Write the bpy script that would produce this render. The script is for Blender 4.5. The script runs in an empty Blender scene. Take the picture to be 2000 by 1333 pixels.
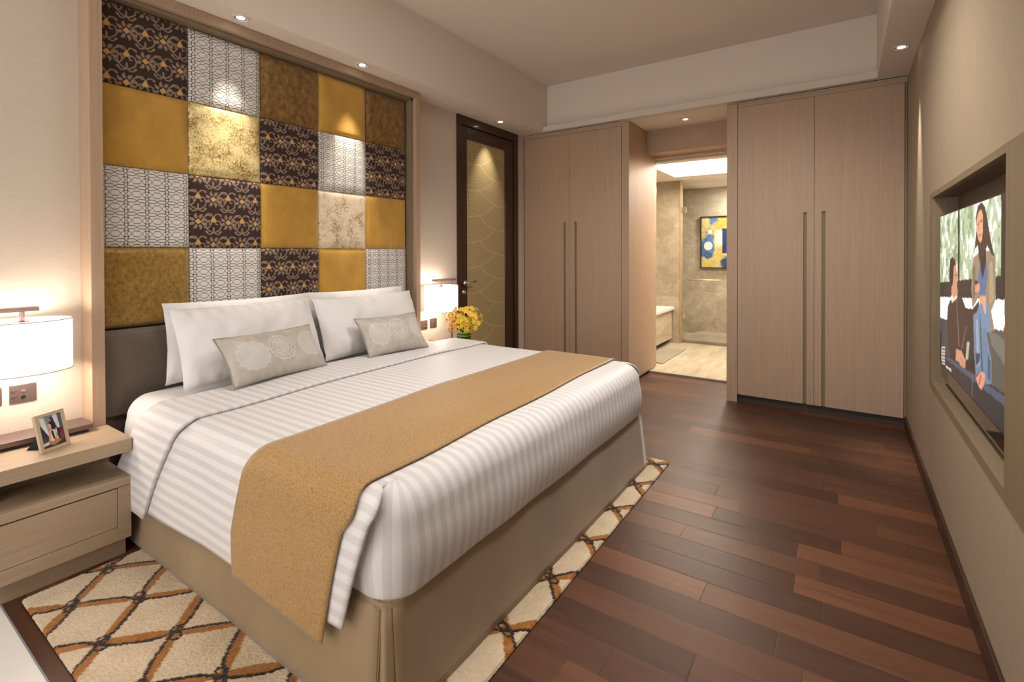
import bpy, math, random
import numpy as np
from mathutils import Matrix, Vector, noise as mnoise
random.seed(7)
rng = np.random.default_rng(7)
S = bpy.context.scene
COL = S.collection
PI = math.pi

# ------------------------------------------------------------------ camera, exposure, world, big lights
cd = bpy.data.cameras.new('camera')
cam = bpy.data.objects.new('camera', cd)
COL.objects.link(cam)
cd.sensor_width = 36
cd.lens = 962.3457 * 36 / 2000
cd.shift_y = -163.65 / 2000
cd.clip_start = .02
cam.matrix_world = (Matrix.Translation((0, 0, 1.3566)) @ Matrix.Rotation(.5939, 4, 'Z')
                    @ Matrix.Rotation(PI / 2 - .009, 4, 'X') @ Matrix.Rotation(-.0024, 4, 'Z'))
S.camera = cam
S.view_settings.view_transform = 'Standard'
S.view_settings.look = 'None'
S.view_settings.exposure = 0.38
S.view_settings.gamma = 1
S.view_settings.use_curve_mapping = False

w = bpy.data.worlds.new('world')
S.world = w
w.use_nodes = True
w.node_tree.nodes['Background'].inputs[0].default_value = (.6, .7, .9, 1)
w.node_tree.nodes['Background'].inputs[1].default_value = .3

def light(name, kind, loc, energy, color, parent=None, rot=None, aim=None, **kw):
    d = bpy.data.lights.new(name, kind)
    d.energy = energy
    d.color = color
    for k, v in kw.items():
        setattr(d, k, v)
    o = bpy.data.objects.new(name, d)
    COL.objects.link(o)
    o.location = loc
    if rot: o.rotation_euler = rot
    if aim: o.rotation_euler = (Vector(aim) - Vector(loc)).to_track_quat('-Z', 'Y').to_euler()
    if parent:
        o.parent = parent
        o.location = Vector(loc) - ORG[parent.name]
    return o
ORG = {}
WARM = (1, .90, .78)
# fill panel added in front of the unseen window, standing in for daylight
light('window_fill_panel', 'AREA', (-1.45, -2.02, 1.45), 50, (1, .97, .93), aim=(-1.45, 5, 1.2),
      shape='RECTANGLE', size=2.9, size_y=2.3)

# ------------------------------------------------------------------ helpers
def lin(c):
    if isinstance(c, str):
        c = tuple(int(c[i:i + 2], 16) / 255 for i in (1, 3, 5))
    return tuple((x / 12.92 if x <= .04045 else ((x + .055) / 1.055) ** 2.4) for x in c)
def linarr(a):
    return np.where(a <= .04045, a / 12.92, ((np.clip(a, 0, 1) + .055) / 1.055) ** 2.4)

class NT:
    def __init__(s, name):
        s.m = bpy.data.materials.new(name)
        s.m.use_nodes = True
        s.nt = s.m.node_tree
        s.b = s.nt.nodes['Principled BSDF']
        s.out = s.nt.nodes['Material Output']
    def n(s, t, ins=None, **kw):
        o = s.nt.nodes.new(t)
        for k, v in kw.items(): setattr(o, k, v)
        for k, v in (ins or {}).items(): s.put(o.inputs[k], v)
        return o
    def put(s, sock, v):
        if isinstance(v, bpy.types.NodeSocket): s.nt.links.new(v, sock)
        else: sock.default_value = v
    def pos(s, scale=(1, 1, 1), loc=(0, 0, 0)):
        g = s.n('ShaderNodeNewGeometry')
        return s.n('ShaderNodeMapping', {'Vector': g.outputs['Position'], 'Scale': scale, 'Location': loc}).outputs[0]
    def noise(s, vec, scale=1, detail=3, rough=.5, out='Fac'):
        return s.n('ShaderNodeTexNoise', {'Vector': vec, 'Scale': scale, 'Detail': detail, 'Roughness': rough}).outputs[out]
    def ramp(s, fac, stops):
        r = s.n('ShaderNodeValToRGB', {'Fac': fac})
        e = r.color_ramp.elements
        while len(e) < len(stops): e.new(.5)
        for el, (p, c) in zip(e, stops):
            el.position = p
            el.color = (*lin(c), 1) if not isinstance(c, float) else (c, c, c, 1)
        return r.outputs[0]
    def math(s, op, a, b=0., c=None):
        ins = {0: a, 1: b}
        if c is not None: ins[2] = c
        return s.n('ShaderNodeMath', ins, operation=op).outputs[0]
    def mix(s, f, a, b):
        o = s.n('ShaderNodeMix', data_type='RGBA')
        for i, v in ((0, f), (6, a), (7, b)):
            if isinstance(v, str): v = (*lin(v), 1)
            s.put(o.inputs[i], v)
        return o.outputs[2]
    def bump(s, h, strength=.2, dist=.002):
        s.put(s.b.inputs['Normal'], s.n('ShaderNodeBump', {'Height': h, 'Strength': strength, 'Distance': dist}).outputs[0])
    def set(s, **kw):
        for k, v in kw.items():
            k = {'base': 'Base Color', 'rough': 'Roughness', 'metal': 'Metallic', 'spec': 'Specular IOR Level', 'sheen': 'Sheen Weight',
                 'coat': 'Coat Weight', 'em': 'Emission Color', 'es': 'Emission Strength', 'tr': 'Transmission Weight', 'coatr': 'Coat Roughness',
                 'srough': 'Sheen Roughness', 'aniso': 'Anisotropic'}.get(k, k)
            if isinstance(v, str): v = (*lin(v), 1)
            s.put(s.b.inputs[k], v)
        return s
def flat(name, c, rough=.5, **kw):
    return NT(name).set(base=c, rough=rough, **kw).m

def wood(name, c1, c2, axis='z', rough=.5, fine=1., coat=0.):
    t = NT(name)
    sc = {'z': (110, 110, 1.2), 'y': (110, 1.2, 110), 'x': (1.2, 110, 110)}[axis]
    v = t.pos(sc)
    a = t.noise(v, 1.0 * fine, 4, .6)
    v2 = t.pos(tuple(x * 3.3 for x in sc))
    b = t.noise(v2, 1.3, 2, .6)
    f = t.math('ADD', t.math('MULTIPLY', a, .45), t.math('MULTIPLY', b, .55))
    t.set(base=t.ramp(f, [(.32, c1), (.68, c2)]), rough=rough, coat=coat, spec=.4)
    t.bump(b, .15, .0008)
    return t.m

M = {}
M['oak'] = wood('pale_oak', '#a48972', '#b89d85')
M['oak_y'] = wood('pale_oak_along', '#98856f', '#b0997f', 'y')
M['oak_x'] = wood('pale_oak_across', '#a48972', '#b89d85', 'x')
M['oak_dk'] = wood('taupe_oak', '#76664f', '#8a785f')
M['walnut'] = wood('dark_walnut', '#2a1710', '#4a2c1e', 'z', .35, coat=.3)
M['walnut_y'] = wood('dark_walnut_along', '#2a1710', '#4a2c1e', 'y', .35, coat=.3)
M['skirting'] = wood('skirting_wood', '#30201a', '#4a3226', 'y', .4)
M['dark'] = flat('dark_brown_matt', '#2a2420', .7)
M['plinth'] = flat('plinth_brown', '#3a302a', .55)
M['bronze'] = flat('brushed_mauve_bronze', '#83706d', .38, metal=.75)
M['chrome'] = flat('chrome', '#d8d8d8', .12, metal=1.)
M['black'] = flat('satin_black', '#0c0c0e', .3)
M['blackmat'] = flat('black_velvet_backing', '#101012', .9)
M['white_met'] = flat('white_trim_ring', '#d6cfc6', .5)
M['gold_edge'] = flat('warm_metal_edge', '#c2b28c', .35, metal=.6)

def plaster(name, c, bs=.12):
    t = NT(name)
    n = t.noise(t.pos(), 900, 2)
    t.set(base=c, rough=.85, spec=.2)
    t.bump(n, bs, .0006)
    return t.m
M['ceiling'] = plaster('ceiling_paint', '#ded2c6')
def wallpaper(name, c1, c2, sc):
    t = NT(name)
    a = t.noise(t.pos(sc), 1, 3, .6)
    t.set(base=t.ramp(a, [(.3, c1), (.7, c2)]), rough=.7, spec=.25)
    t.bump(a, .25, .0008)
    return t.m
M['wallL'] = wallpaper('linen_wallpaper', '#c8bbac', '#d2c6b8', (300, 22, 420))
M['wallR'] = wallpaper('grasscloth_wallpaper', '#998872', '#a79680', (200, 420, 14))
def marble():
    t = NT('beige_marble')
    v = t.pos()
    a = t.noise(v, 3.2, 9, .72)
    b = t.noise(v, 1.1, 5, .6)
    vn = t.math('ABSOLUTE', t.math('SUBTRACT', t.noise(t.pos((1, 1, 1.5)), 2.4, 6, .65), .5))
    vein = t.ramp(vn, [(.0, 1.), (.022, 0.)])
    c = t.ramp(a, [(.3, '#93866f'), (.5, '#aa9d86'), (.72, '#bdb29d')])
    c = t.mix(t.math('MULTIPLY', vein, t.math('MULTIPLY', b, .5)), c, '#d8d0bf')
    br = t.n('ShaderNodeTexBrick', {'Vector': t.n('ShaderNodeMapping', {'Vector': t.n('ShaderNodeNewGeometry').outputs['Position'], 'Rotation': (PI / 2, 0, 0)}).outputs[0],
             'Scale': 1., 'Mortar Size': .0018, 'Brick Width': 1.4, 'Row Height': .72, 'Color1': (1, 1, 1, 1), 'Color2': (.9, .9, .9, 1), 'Mortar': (.6, .6, .6, 1)})
    mm = t.n('ShaderNodeMix', data_type='RGBA', blend_type='MULTIPLY')
    t.put(mm.inputs[0], 1.); t.put(mm.inputs[6], c); t.put(mm.inputs[7], br.outputs[0])
    t.set(base=mm.outputs[2], rough=.22, spec=.5)
    return t.m
M['marble'] = marble()
def marble2():
    t = NT('cream_marble')
    a = t.noise(t.pos((3, .6, 3)), 3, 8, .7)
    t.set(base=t.ramp(a, [(.3, '#a89a80'), (.55, '#c0b49c'), (.75, '#d2c8b4')]), rough=.12)
    return t.m
M['marble2'] = marble2()
M['whitestone'] = flat('white_stone', '#ddd9d2', .35)

def parquet():
    t = NT('merbau_parquet')
    g = t.n('ShaderNodeNewGeometry').outputs['Position']
    sp = t.n('ShaderNodeSeparateXYZ', {0: g})
    x, y = sp.outputs[0], sp.outputs[1]
    W_ = .132
    row = t.math('FLOOR', t.math('DIVIDE', y, W_))
    wr = t.n('ShaderNodeTexWhiteNoise', {'W': row}, noise_dimensions='1D').outputs['Value']
    xo = t.math('ADD', x, t.math('MULTIPLY', wr, 3.7))
    Lw = t.math('ADD', .55, t.math('MULTIPLY', wr, .5))
    xd = t.math('DIVIDE', xo, Lw)
    cell = t.math('FLOOR', xd)
    cv = t.n('ShaderNodeCombineXYZ', {0: cell, 1: row, 2: 3.3}).outputs[0]
    wn = t.n('ShaderNodeTexWhiteNoise', {'Vector': cv}, noise_dimensions='3D')
    r = wn.outputs['Value']
    tone = t.ramp(r, [(0., '#3f2519'), (.35, '#482c1e'), (.7, '#533423'), (1., '#69422c')])
    off = t.n('ShaderNodeVectorMath', {0: g, 1: wn.outputs['Color']}, operation='ADD').outputs[0]
    gv = t.n('ShaderNodeMapping', {'Vector': off, 'Scale': (2.2, 42, 1)}).outputs[0]
    gr = t.noise(gv, 1.0, 6, .65)
    gr2 = t.noise(t.n('ShaderNodeMapping', {'Vector': off, 'Scale': (1.1, 9, 1)}).outputs[0], 1.3, 4, .6)
    mm = t.n('ShaderNodeMix', data_type='RGBA', blend_type='MULTIPLY')
    k = t.math('ADD', t.math('MULTIPLY', gr, .9), t.math('MULTIPLY', gr2, .8))
    t.put(mm.inputs[0], 1.); t.put(mm.inputs[6], tone)
    t.put(mm.inputs[7], t.n('ShaderNodeCombineColor', {0: t.math('ADD', k, .16), 1: t.math('ADD', k, .12), 2: t.math('ADD', k, .1)}).outputs[0])
    fy = t.math('FRACT', t.math('DIVIDE', y, W_))
    ey = t.math('MULTIPLY', t.math('MINIMUM', fy, t.math('SUBTRACT', 1., fy)), W_)
    fx = t.math('FRACT', xd)
    ex = t.math('MULTIPLY', t.math('MINIMUM', fx, t.math('SUBTRACT', 1., fx)), .8)
    e = t.math('MINIMUM', ex, ey)
    gap = t.n('ShaderNodeMapRange', {'Value': e, 'From Min': .0, 'From Max': .0022, 'To Min': 0., 'To Max': 1.}).outputs[0]
    c = t.mix(t.math('MULTIPLY', t.math('SUBTRACT', 1., gap), .55), mm.outputs[2], '#20120c')
    t.set(base=c, rough=t.math('ADD', .33, t.math('MULTIPLY', gr, .16)), spec=.45)
    t.bump(t.math('ADD', gap, t.math('MULTIPLY', gr, .25)), .35, .0012)
    return t.m
M['parquet'] = parquet()

def attr_mat(name, rough=.8, emit=0., metal=0., bump=None, sheen=0., spec=.3, coat=0.):
    t = NT(name)
    a = t.n('ShaderNodeVertexColor', layer_name='Col').outputs[0]
    t.set(base=a, rough=rough, metal=metal, sheen=sheen, spec=spec, coat=coat)
    if emit:
        t.set(em=a, es=emit, base=(0.01, .01, .01, 1))
    if bump:
        t.bump(t.noise(t.pos(), bump, 2), .35, .001)
    return t.m

def velvet(name, c1, c2, sc=26, lo=.35, hi=.7, rough=.55, metal=0., bump=.3):
    t = NT(name)
    a = t.noise(t.pos((1, 1, .7)), sc, 8, .72)
    b = t.noise(t.pos((90, 90, 420)), 1, 2)
    f = t.math('ADD', t.math('MULTIPLY', a, .82), t.math('MULTIPLY', b, .18))
    t.set(base=t.ramp(f, [(lo, c1), (hi, c2)]), rough=rough, metal=metal, sheen=.35, spec=.35)
    t.bump(f, bump, .0015)
    return t.m
M['mustard'] = velvet('mustard_velvet', '#a87a26', '#c79a3c', 9, .3, .7)
M['bronzev'] = velvet('bronze_crushed_velvet', '#5c3c12', '#a47c34', 30, .40, .72, .42, .15)
def foil(name, c1, c2, lo, hi, metal):
    t = NT(name)
    a = t.noise(t.pos((1, 1, .8)), 120, 7, .7)
    c = t.noise(t.pos(), 11, 4, .6)
    f = t.math('ADD', t.math('MULTIPLY', a, .6), t.math('MULTIPLY', c, .4))
    t.set(base=t.ramp(f, [(lo, c1), (hi, c2)]), rough=.34, metal=metal, sheen=.3, spec=.5)
    t.bump(a, .3, .0012)
    return t.m
M['foil'] = foil('gold_crushed_velvet', '#86641c', '#f0dc9c', .42, .54, .25)
M['foilpale'] = foil('pale_gold_crushed_velvet', '#9a7c4c', '#ecdcc0', .40, .50, .2)
M['olivefoil'] = velvet('olive_gold_velvet', '#7c5c22', '#b08c44', 60, .38, .64, .42, .2, .5)
M['greyv'] = velvet('grey_brown_velvet', '#5a4e42', '#6e6154', 6, .3, .7, .6)

def stripes():
    t = NT('white_satin_stripe')
    u = t.n('ShaderNodeSeparateXYZ', {0: t.n('ShaderNodeUVMap', uv_map='UV').outputs[0]}).outputs[0]
    f = t.math('FRACT', t.math('DIVIDE', u, .046))
    k = t.math('GREATER_THAN', f, .5)
    t.set(base=t.mix(k, '#dedbda', '#d0cccb'), rough=t.math('ADD', .62, t.math('MULTIPLY', k, -.2)), spec=.3, sheen=.15)
    t.bump(t.noise(t.pos(), 6, 3), .12, .01)
    return t.m
M['stripe'] = stripes()
def cotton():
    t = NT('white_cotton')
    t.set(base='#dedbda', rough=.75, sheen=.15, spec=.25)
    t.bump(t.noise(t.pos(), 9, 5), .45, .014)
    return t.m
M['cotton'] = cotton()
def runner_m():
    t = NT('gold_brocade')
    v = t.pos()
    vo = t.n('ShaderNodeTexVoronoi', {'Vector': v, 'Scale': 105.}, feature='DISTANCE_TO_EDGE').outputs[0]
    ns = t.noise(v, 160, 3)
    k = t.ramp(vo, [(.04, 0.), (.16, 1.)])
    c = t.mix(t.math('MULTIPLY', k, ns), '#96703c', '#c29a60')
    t.set(base=c, rough=.48, spec=.4, sheen=.3)
    t.bump(t.math('ADD', k, ns), .25, .0012)
    return t.m
M['runner'] = runner_m()
def skirt_m():
    t = NT('taupe_satin')
    a = t.noise(t.pos((1, 1, .5)), 4, 3)
    t.set(base=t.ramp(a, [(.3, '#8c7556'), (.7, '#998162')]), rough=.5, sheen=.3, spec=.35)
    return t.m
M['skirt'] = skirt_m()

class MB:
    def __init__(s): s.v = []; s.f = []; s.uv = None; s.col = None
    def box(s, x0, x1, y0, y1, z0, z1, mtx=None):
        b = len(s.v)
        p = [(x, y, z) for z in (z0, z1) for x, y in ((x0, y0), (x1, y0), (x1, y1), (x0, y1))]
        if mtx: p = [tuple(mtx @ Vector(q)) for q in p]
        s.v += p
        s.f += [tuple(b + i for i in q) for q in ((0, 3, 2, 1), (4, 5, 6, 7), (0, 1, 5, 4), (1, 2, 6, 5), (2, 3, 7, 6), (3, 0, 4, 7))]
        return s
    def tube(s, pts, r, n=8, cap=True, closed=False):
        pts = [Vector(p) for p in pts]
        rs = r if isinstance(r, (list, tuple)) else [r] * len(pts)
        b = len(s.v)
        m = len(pts)
        up = None
        for i, p in enumerate(pts):
            if closed: t = (pts[(i + 1) % m] - pts[i - 1]).normalized()
            else: t = (pts[min(i + 1, m - 1)] - pts[max(i - 1, 0)]).normalized()
            if up is None:
                up = Vector((0, 0, 1)) if abs(t.z) < .9 else Vector((1, 0, 0))
            a = t.cross(up).normalized(); up = a.cross(t).normalized()
            for k in range(n):
                th = 2 * PI * k / n
                s.v.append(tuple(p + (a * math.cos(th) + up * math.sin(th)) * rs[i]))
        for i in range(m if closed else m - 1):
            j = (i + 1) % m
            for k in range(n):
                k2 = (k + 1) % n
                s.f.append((b + i * n + k, b + i * n + k2, b + j * n + k2, b + j * n + k))
        if cap and not closed:
            s.f.append(tuple(b + k for k in range(n))[::-1])
            s.f.append(tuple(b + (m - 1) * n + k for k in range(n)))
        return s
    def lathe(s, prof, c, n=24, sx=1, sy=1, capb=True, capt=True):
        b = len(s.v); m = len(prof)
        for r, z in prof:
            for k in range(n):
                th = 2 * PI * k / n
                s.v.append((c[0] + r * sx * math.cos(th), c[1] + r * sy * math.sin(th), c[2] + z))
        for i in range(m - 1):
            for k in range(n):
                k2 = (k + 1) % n
                s.f.append((b + i * n + k, b + i * n + k2, b + (i + 1) * n + k2, b + (i + 1) * n + k))
        if capb: s.f.append(tuple(b + k for k in range(n))[::-1])
        if capt: s.f.append(tuple(b + (m - 1) * n + k for k in range(n)))
        return s
    def prism(s, poly, z0, z1):
        b = len(s.v); n = len(poly)
        s.v += [(x, y, z0) for x, y in poly] + [(x, y, z1) for x, y in poly]
        s.f += [tuple(range(b, b + n))[::-1], tuple(range(b + n, b + 2 * n))]
        s.f += [(b + i, b + (i + 1) % n, b + n + (i + 1) % n, b + n + i) for i in range(n)]
        return s
    def grid(s, fn, nu, nv, uvfn=None):
        b = len(s.v)
        for j in range(nv + 1):
            for i in range(nu + 1):
                s.v.append(tuple(fn(i / nu, j / nv)))
                if uvfn:
                    if s.uv is None: s.uv = {}
                    s.uv[len(s.v) - 1] = uvfn(i / nu, j / nv)
        for j in range(nv):
            for i in range(nu):
                a = b + j * (nu + 1) + i
                s.f.append((a, a + 1, a + nu + 2, a + nu + 1))
        return s
    def mesh(s, name, mat, org, smooth):
        me = bpy.data.meshes.new(name)
        me.from_pydata([(x - org[0], y - org[1], z - org[2]) for x, y, z in s.v], [], s.f)
        me.materials.append(mat)
        if s.uv is not None:
            uvl = me.uv_layers.new(name='UV')
            arr = np.zeros((len(me.loops), 2), dtype=np.float32)
            vi = np.zeros(len(me.loops), dtype=np.int32)
            me.loops.foreach_get('vertex_index', vi)
            tab = np.zeros((len(s.v), 2), dtype=np.float32)
            for k, q in s.uv.items(): tab[k] = q
            arr = tab[vi]
            uvl.data.foreach_set('uv', arr.ravel())
        if s.col is not None:
            ca = me.color_attributes.new('Col', 'FLOAT_COLOR', 'POINT')
            ca.data.foreach_set('color', np.asarray(s.col, dtype=np.float32).ravel())
        if smooth: me.shade_smooth()
        me.update()
        return me
    def build(s, name, mat, parent=None, smooth=False, bevel=0, solid=0, org=None, subsurf=0, seg=2):
        if parent is not None: o_ = ORG[parent.name]
        elif org is not None: o_ = Vector(org)
        else:
            a = np.array(s.v)
            o_ = Vector(((a[:, 0].min() + a[:, 0].max()) / 2, (a[:, 1].min() + a[:, 1].max()) / 2, a[:, 2].min()))
        me = s.mesh(name, mat, o_, smooth)
        o = bpy.data.objects.new(name, me)
        COL.objects.link(o)
        ORG[o.name] = Vector(o_)
        if parent is not None:
            o.parent = parent
        else: o.location = o_
        if solid:
            m_ = o.modifiers.new('solid', 'SOLIDIFY'); m_.thickness = solid; m_.offset = -1
        if bevel:
            m_ = o.modifiers.new('bevel', 'BEVEL'); m_.width = bevel; m_.segments = seg; m_.limit_method = 'ANGLE'; m_.angle_limit = math.radians(50)
        if subsurf:
            m_ = o.modifiers.new('sub', 'SUBSURF'); m_.levels = subsurf; m_.render_levels = subsurf
        return o

def tag(o, label, cat, group=None, kind=None):
    o['label'] = label
    o['category'] = cat
    if group: o['group'] = group
    if kind: o['kind'] = kind
    return o
def thing(name, loc, label, cat, group=None):
    o = bpy.data.objects.new(name, None)
    o.empty_display_size = .1
    COL.objects.link(o)
    o.location = loc
    ORG[o.name] = Vector(loc)
    return tag(o, label, cat, group)
def struct(name, mb, mat, **kw):
    o = mb.build(name, mat, **kw)
    o['kind'] = 'structure'
    return o
def box(*a): return MB().box(*a)

# ------------------------------------------------------------------ raster painter (numpy) for woven / printed surfaces
class Cv:
    def __init__(s, w, h, c):
        s.w, s.h = w, h
        s.a = np.ones((h, w, 3)) * np.array(s.c(c))
        y, x = np.mgrid[0:h, 0:w]
        s.x = (x + .5) / w; s.y = (y + .5) / h
    def c(s, c): return tuple(int(c[i:i + 2], 16) / 255 for i in (1, 3, 5)) if isinstance(c, str) else c
    def put(s, m, c):
        m = np.clip(m, 0, 1)[..., None]
        s.a = s.a * (1 - m) + np.array(s.c(c)) * m
    def poly(s, pts, c, soft=1.):
        inside = np.zeros(s.x.shape, bool)
        n = len(pts)
        for i in range(n):
            x0, y0 = pts[i]; x1, y1 = pts[(i + 1) % n]
            if y0 == y1: continue
            cr = ((s.y > y0) != (s.y > y1)) & (s.x < (x1 - x0) * (s.y - y0) / (y1 - y0) + x0)
            inside ^= cr
        s.put(inside.astype(float), c)
    def ell(s, cx, cy, rx, ry, c):
        s.put((((s.x - cx) / rx) ** 2 + ((s.y - cy) / ry) ** 2 < 1).astype(float), c)
    def dist(s, pts, ax=1., ay=1.):
        d = np.full(s.x.shape, 9.)
        for (x0, y0), (x1, y1) in zip(pts[:-1], pts[1:]):
            dx, dy = (x1 - x0) * ax, (y1 - y0) * ay
            px, py = (s.x - x0) * ax, (s.y - y0) * ay
            t = np.clip((px * dx + py * dy) / (dx * dx + dy * dy + 1e-12), 0, 1)
            d = np.minimum(d, np.hypot(px - t * dx, py - t * dy))
        return d
    def line(s, pts, w_, c, ax=1., ay=1.):
        s.put((w_ - s.dist(pts, ax, ay)) / (ax / s.w) + .5, c)
    def nz(s, amp, n=1, seed=0):
        r = np.random.default_rng(seed)
        g = r.random((max(2, int(s.h / n)) + 2, max(2, int(s.w / n)) + 2))
        yy = s.y * (g.shape[0] - 2); xx = s.x * (g.shape[1] - 2)
        i, j = yy.astype(int), xx.astype(int); fy, fx = yy - i, xx - j
        v = (g[i, j] * (1 - fy) * (1 - fx) + g[i + 1, j] * fy * (1 - fx) + g[i, j + 1] * (1 - fy) * fx + g[i + 1, j + 1] * fy * fx)
        return (v - .5) * 2 * amp
    def cols(s):
        a = linarr(np.clip(s.a, 0, 1))
        return np.concatenate([a.reshape(-1, 3), np.ones((s.w * s.h, 1))], 1)

def cvgrid(cv, fn):
    """grid mesh whose points carry the painted colours; fn(u, v) with v from the top"""
    mb = MB()
    mb.grid(lambda u, v: fn(u, v), cv.w - 1, cv.h - 1)
    mb.col = cv.cols()
    return mb

# ------------------------------------------------------------------ ROOM
XL, XR, YW = -3.096, .397, 4.827
struct('floor', box(XL - .1, XR + .3, .461, 5.47, -.1, 0), M['parquet'], org=(-1.3, 2.5, 0))
b = box(XL - .1, XR + .3, -2.2, .461, -.1, 0)
struct('floor_window_side', b, M['whitestone'])
struct('trim_1', box(XL, -1.0, .457, .462, 0, .0012), flat('steel_floor_edge', '#7f8488', .4))
b = MB().box(XL - .1, XL, -2.2, 3.634, 0, 3.3).box(XL - .1, XL, 4.696, 5.8, 0, 3.3).box(XL - .1, XL, 3.634, 4.696, 2.70, 3.3)
struct('wall_left', b, M['wallL'])
# right wall with the opening of the television recess
b = MB().box(XR, XR + .3, -2.2, 1.80, 0, 3.3).box(XR, XR + .3, 3.52, 5.8, 0, 3.3)
b.box(XR, XR + .3, 1.80, 3.52, 0, .64).box(XR, XR + .3, 1.80, 3.52, 1.66, 3.3)
struct('wall_right', b, M['wallR'])
# wall behind the photographer with an assumed wide window
b = MB().box(XL, XR, -2.3, -2.2, 0, .3).box(XL, XR, -2.3, -2.2, 2.6, 3.3).box(XL, -2.9, -2.3, -2.2, .3, 2.6).box(0, XR, -2.3, -2.2, .3, 2.6)
struct('wall_back', b, M['wallL'])
wf = struct('window_1', MB().box(-2.9, 0, -2.29, -2.21, .3, .36).box(-2.9, 0, -2.29, -2.21, 2.54, 2.6).box(-2.9, -2.84, -2.29, -2.21, .36, 2.54)
            .box(-.06, 0, -2.29, -2.21, .36, 2.54).box(-1.48, -1.42, -2.29, -2.21, .36, 2.54), M['black'])
# ceilings
struct('ceiling', box(XL - .1, XR + .3, -2.3, 4.95, 3.23, 3.33), M['ceiling'])
struct('ceiling_left', box(XL, -2.7815, -2.2, 4.84, 2.70, 3.23), M['ceiling'])
struct('ceiling_right', box(.2045, XR, -2.2, 4.84, 2.70, 3.23), M['ceiling'])
struct('ceiling_far', box(XL, XR, 4.838, 5.75, 2.70, 3.23), M['ceiling'])
struct('trim_2', box(-2.7815, .2045, 4.741, 4.838, 2.70, 2.757), plaster('cornice_paint', '#d2c8bc'))
struct('trim_3', MB().box(-3.09, -1.90, 4.795, 4.812, 2.6985, 2.70).box(-.80, .39, 4.795, 4.812, 2.6985, 2.70), M['dark'])  # slot shade painted as a flat dark strip under the soffit
struct('trim_4', MB().box(-3.09, -1.90, 4.815, 4.8268, 2.695, 2.70).box(-.80, .39, 4.815, 4.8268, 2.695, 2.70), M['white_met'])
struct('baseboard_right', box(XR - .013, XR, -2.2, 4.826, 0, .088), M['skirting'], bevel=.003)

# ------------------------------------------------------------------ hallway header, threshold, bathroom
struct('trim_5', box(-1.82, -.86, 5.382, 5.60, 2.453, 2.70), M['oak'])
t6 = struct('door_2', MB().box(-1.82, -.86, 5.60, 5.67, 2.425, 2.70), M['oak_x'])
MB().box(-1.50, -1.25, 5.597, 5.60, 2.43, 2.436).tube([(-1.3, 5.59, 2.436), (-1.3, 5.60, 2.43)], .006).tube([(-1.44, 5.59, 2.436), (-1.44, 5.60, 2.43)], .006).build('track_roller', M['chrome'], t6)
BW, BE, BN = -3.0, .3, 8.45
struct('floor_bathroom', box(BW, BE, 5.48, BN, -.1, .02), M['marble2'])
struct('trim_6', box(-1.83, -.87, 5.462, 5.48, 0, .0215), flat('grey_stone_threshold', '#8d857c', .3))
struct('wall_bathroom_west', box(BW - .1, BW, 5.8, BN + .1, 0, 2.7), M['marble'])
struct('wall_bathroom_east', box(BE, BE + .1, 5.8, BN + .1, 0, 2.7), M['marble'])
struct('wall_bathroom_far', box(BW, BE, BN, BN + .1, 0, 2.7), M['marble'])
struct('wall_bathroom_near', MB().box(BW, -1.835, 5.67, 5.75, 0, 2.7).box(-.88, BE, 5.67, 5.75, 0, 2.7), M['marble'])
struct('wall_shower_side', box(BW, -2.0, 7.36, 7.46, .02, 2.41), M['marble'])
struct('trim_7', box(-2.0, -1.988, 7.355, 7.465, .02, 2.41), M['gold_edge'])
b = MB().box(BW, -1.97, 5.75, BN, 2.41, 2.45).box(-1.97, -.2, 7.0, BN, 2.41, 2.45).box(-.2, BE, 5.75, BN, 2.41, 2.45).box(-1.97, -.2, 5.75, 5.9, 2.41, 2.45)
b.box(-2.10, -2.06, 5.8, 7.1, 2.45, 2.66).box(-.1, -.06, 5.8, 7.1, 2.45, 2.66).box(-2.06, -.1, 7.09, 7.13, 2.45, 2.66).box(-2.06, -.1, 5.77, 5.81, 2.45, 2.66).box(-2.1, -.06, 5.77, 7.13, 2.66, 2.70)
struct('ceiling_bathroom', b, M['ceiling'])
for a in ((-2.02, 6.45, 1.2, .03), (-.13, 6.45, 1.2, .03)):
    light('cove_strip', 'AREA', (a[0], a[1], 2.47), 22, (1, .88, .70), rot=(PI, 0, 0), shape='RECTANGLE', size=a[3], size_y=a[2])
light('cove_strip', 'AREA', (-1.1, 7.05, 2.47), 34, (1, .88, .70), rot=(PI, 0, 0), shape='RECTANGLE', size=1.7, size_y=.03)
light('bathroom_fill_light', 'AREA', (-1.1, 6.6, 2.62), 60, (1, .94, .84), shape='RECTANGLE', size=1.2, size_y=.7)  # added downward fill inside the tray, no lamp modelled
light('shower_fill_light', 'AREA', (-1.2, 8.0, 2.39), 30, (1, .96, .9), shape='DISK', size=.3)  # unseen fill added to brighten the shower, no fixture
struct('trim_8', box(-2.0, BE, 7.50, BN, .02, .06), M['marble'])      # raised shower floor

BW += .004
van = thing('vanity_bench', (-2.5, 6.7, .02), 'stone-fronted bathroom bench with a white top, left of the shower glass', 'bench')
box(BW, -2.08, 5.76, 7.355, .515, .558).build('countertop', M['whitestone'], van, bevel=.003)
box(BW, -2.11, 5.80, 7.33, .09, .505).build('front_panel', M['marble2'], van, bevel=.002)
box(BW, -2.20, 5.80, 7.33, .02, .09).build('base', M['dark'], van)
tag(box(-2.06, -1.80, 5.9, 6.9, .02, .03).build('bath_mat', NT('mottled_mat').set(base='#8f8674', rough=.95).m), 'mottled grey-beige mat on the bathroom floor beside the bench', 'mat')

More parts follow.
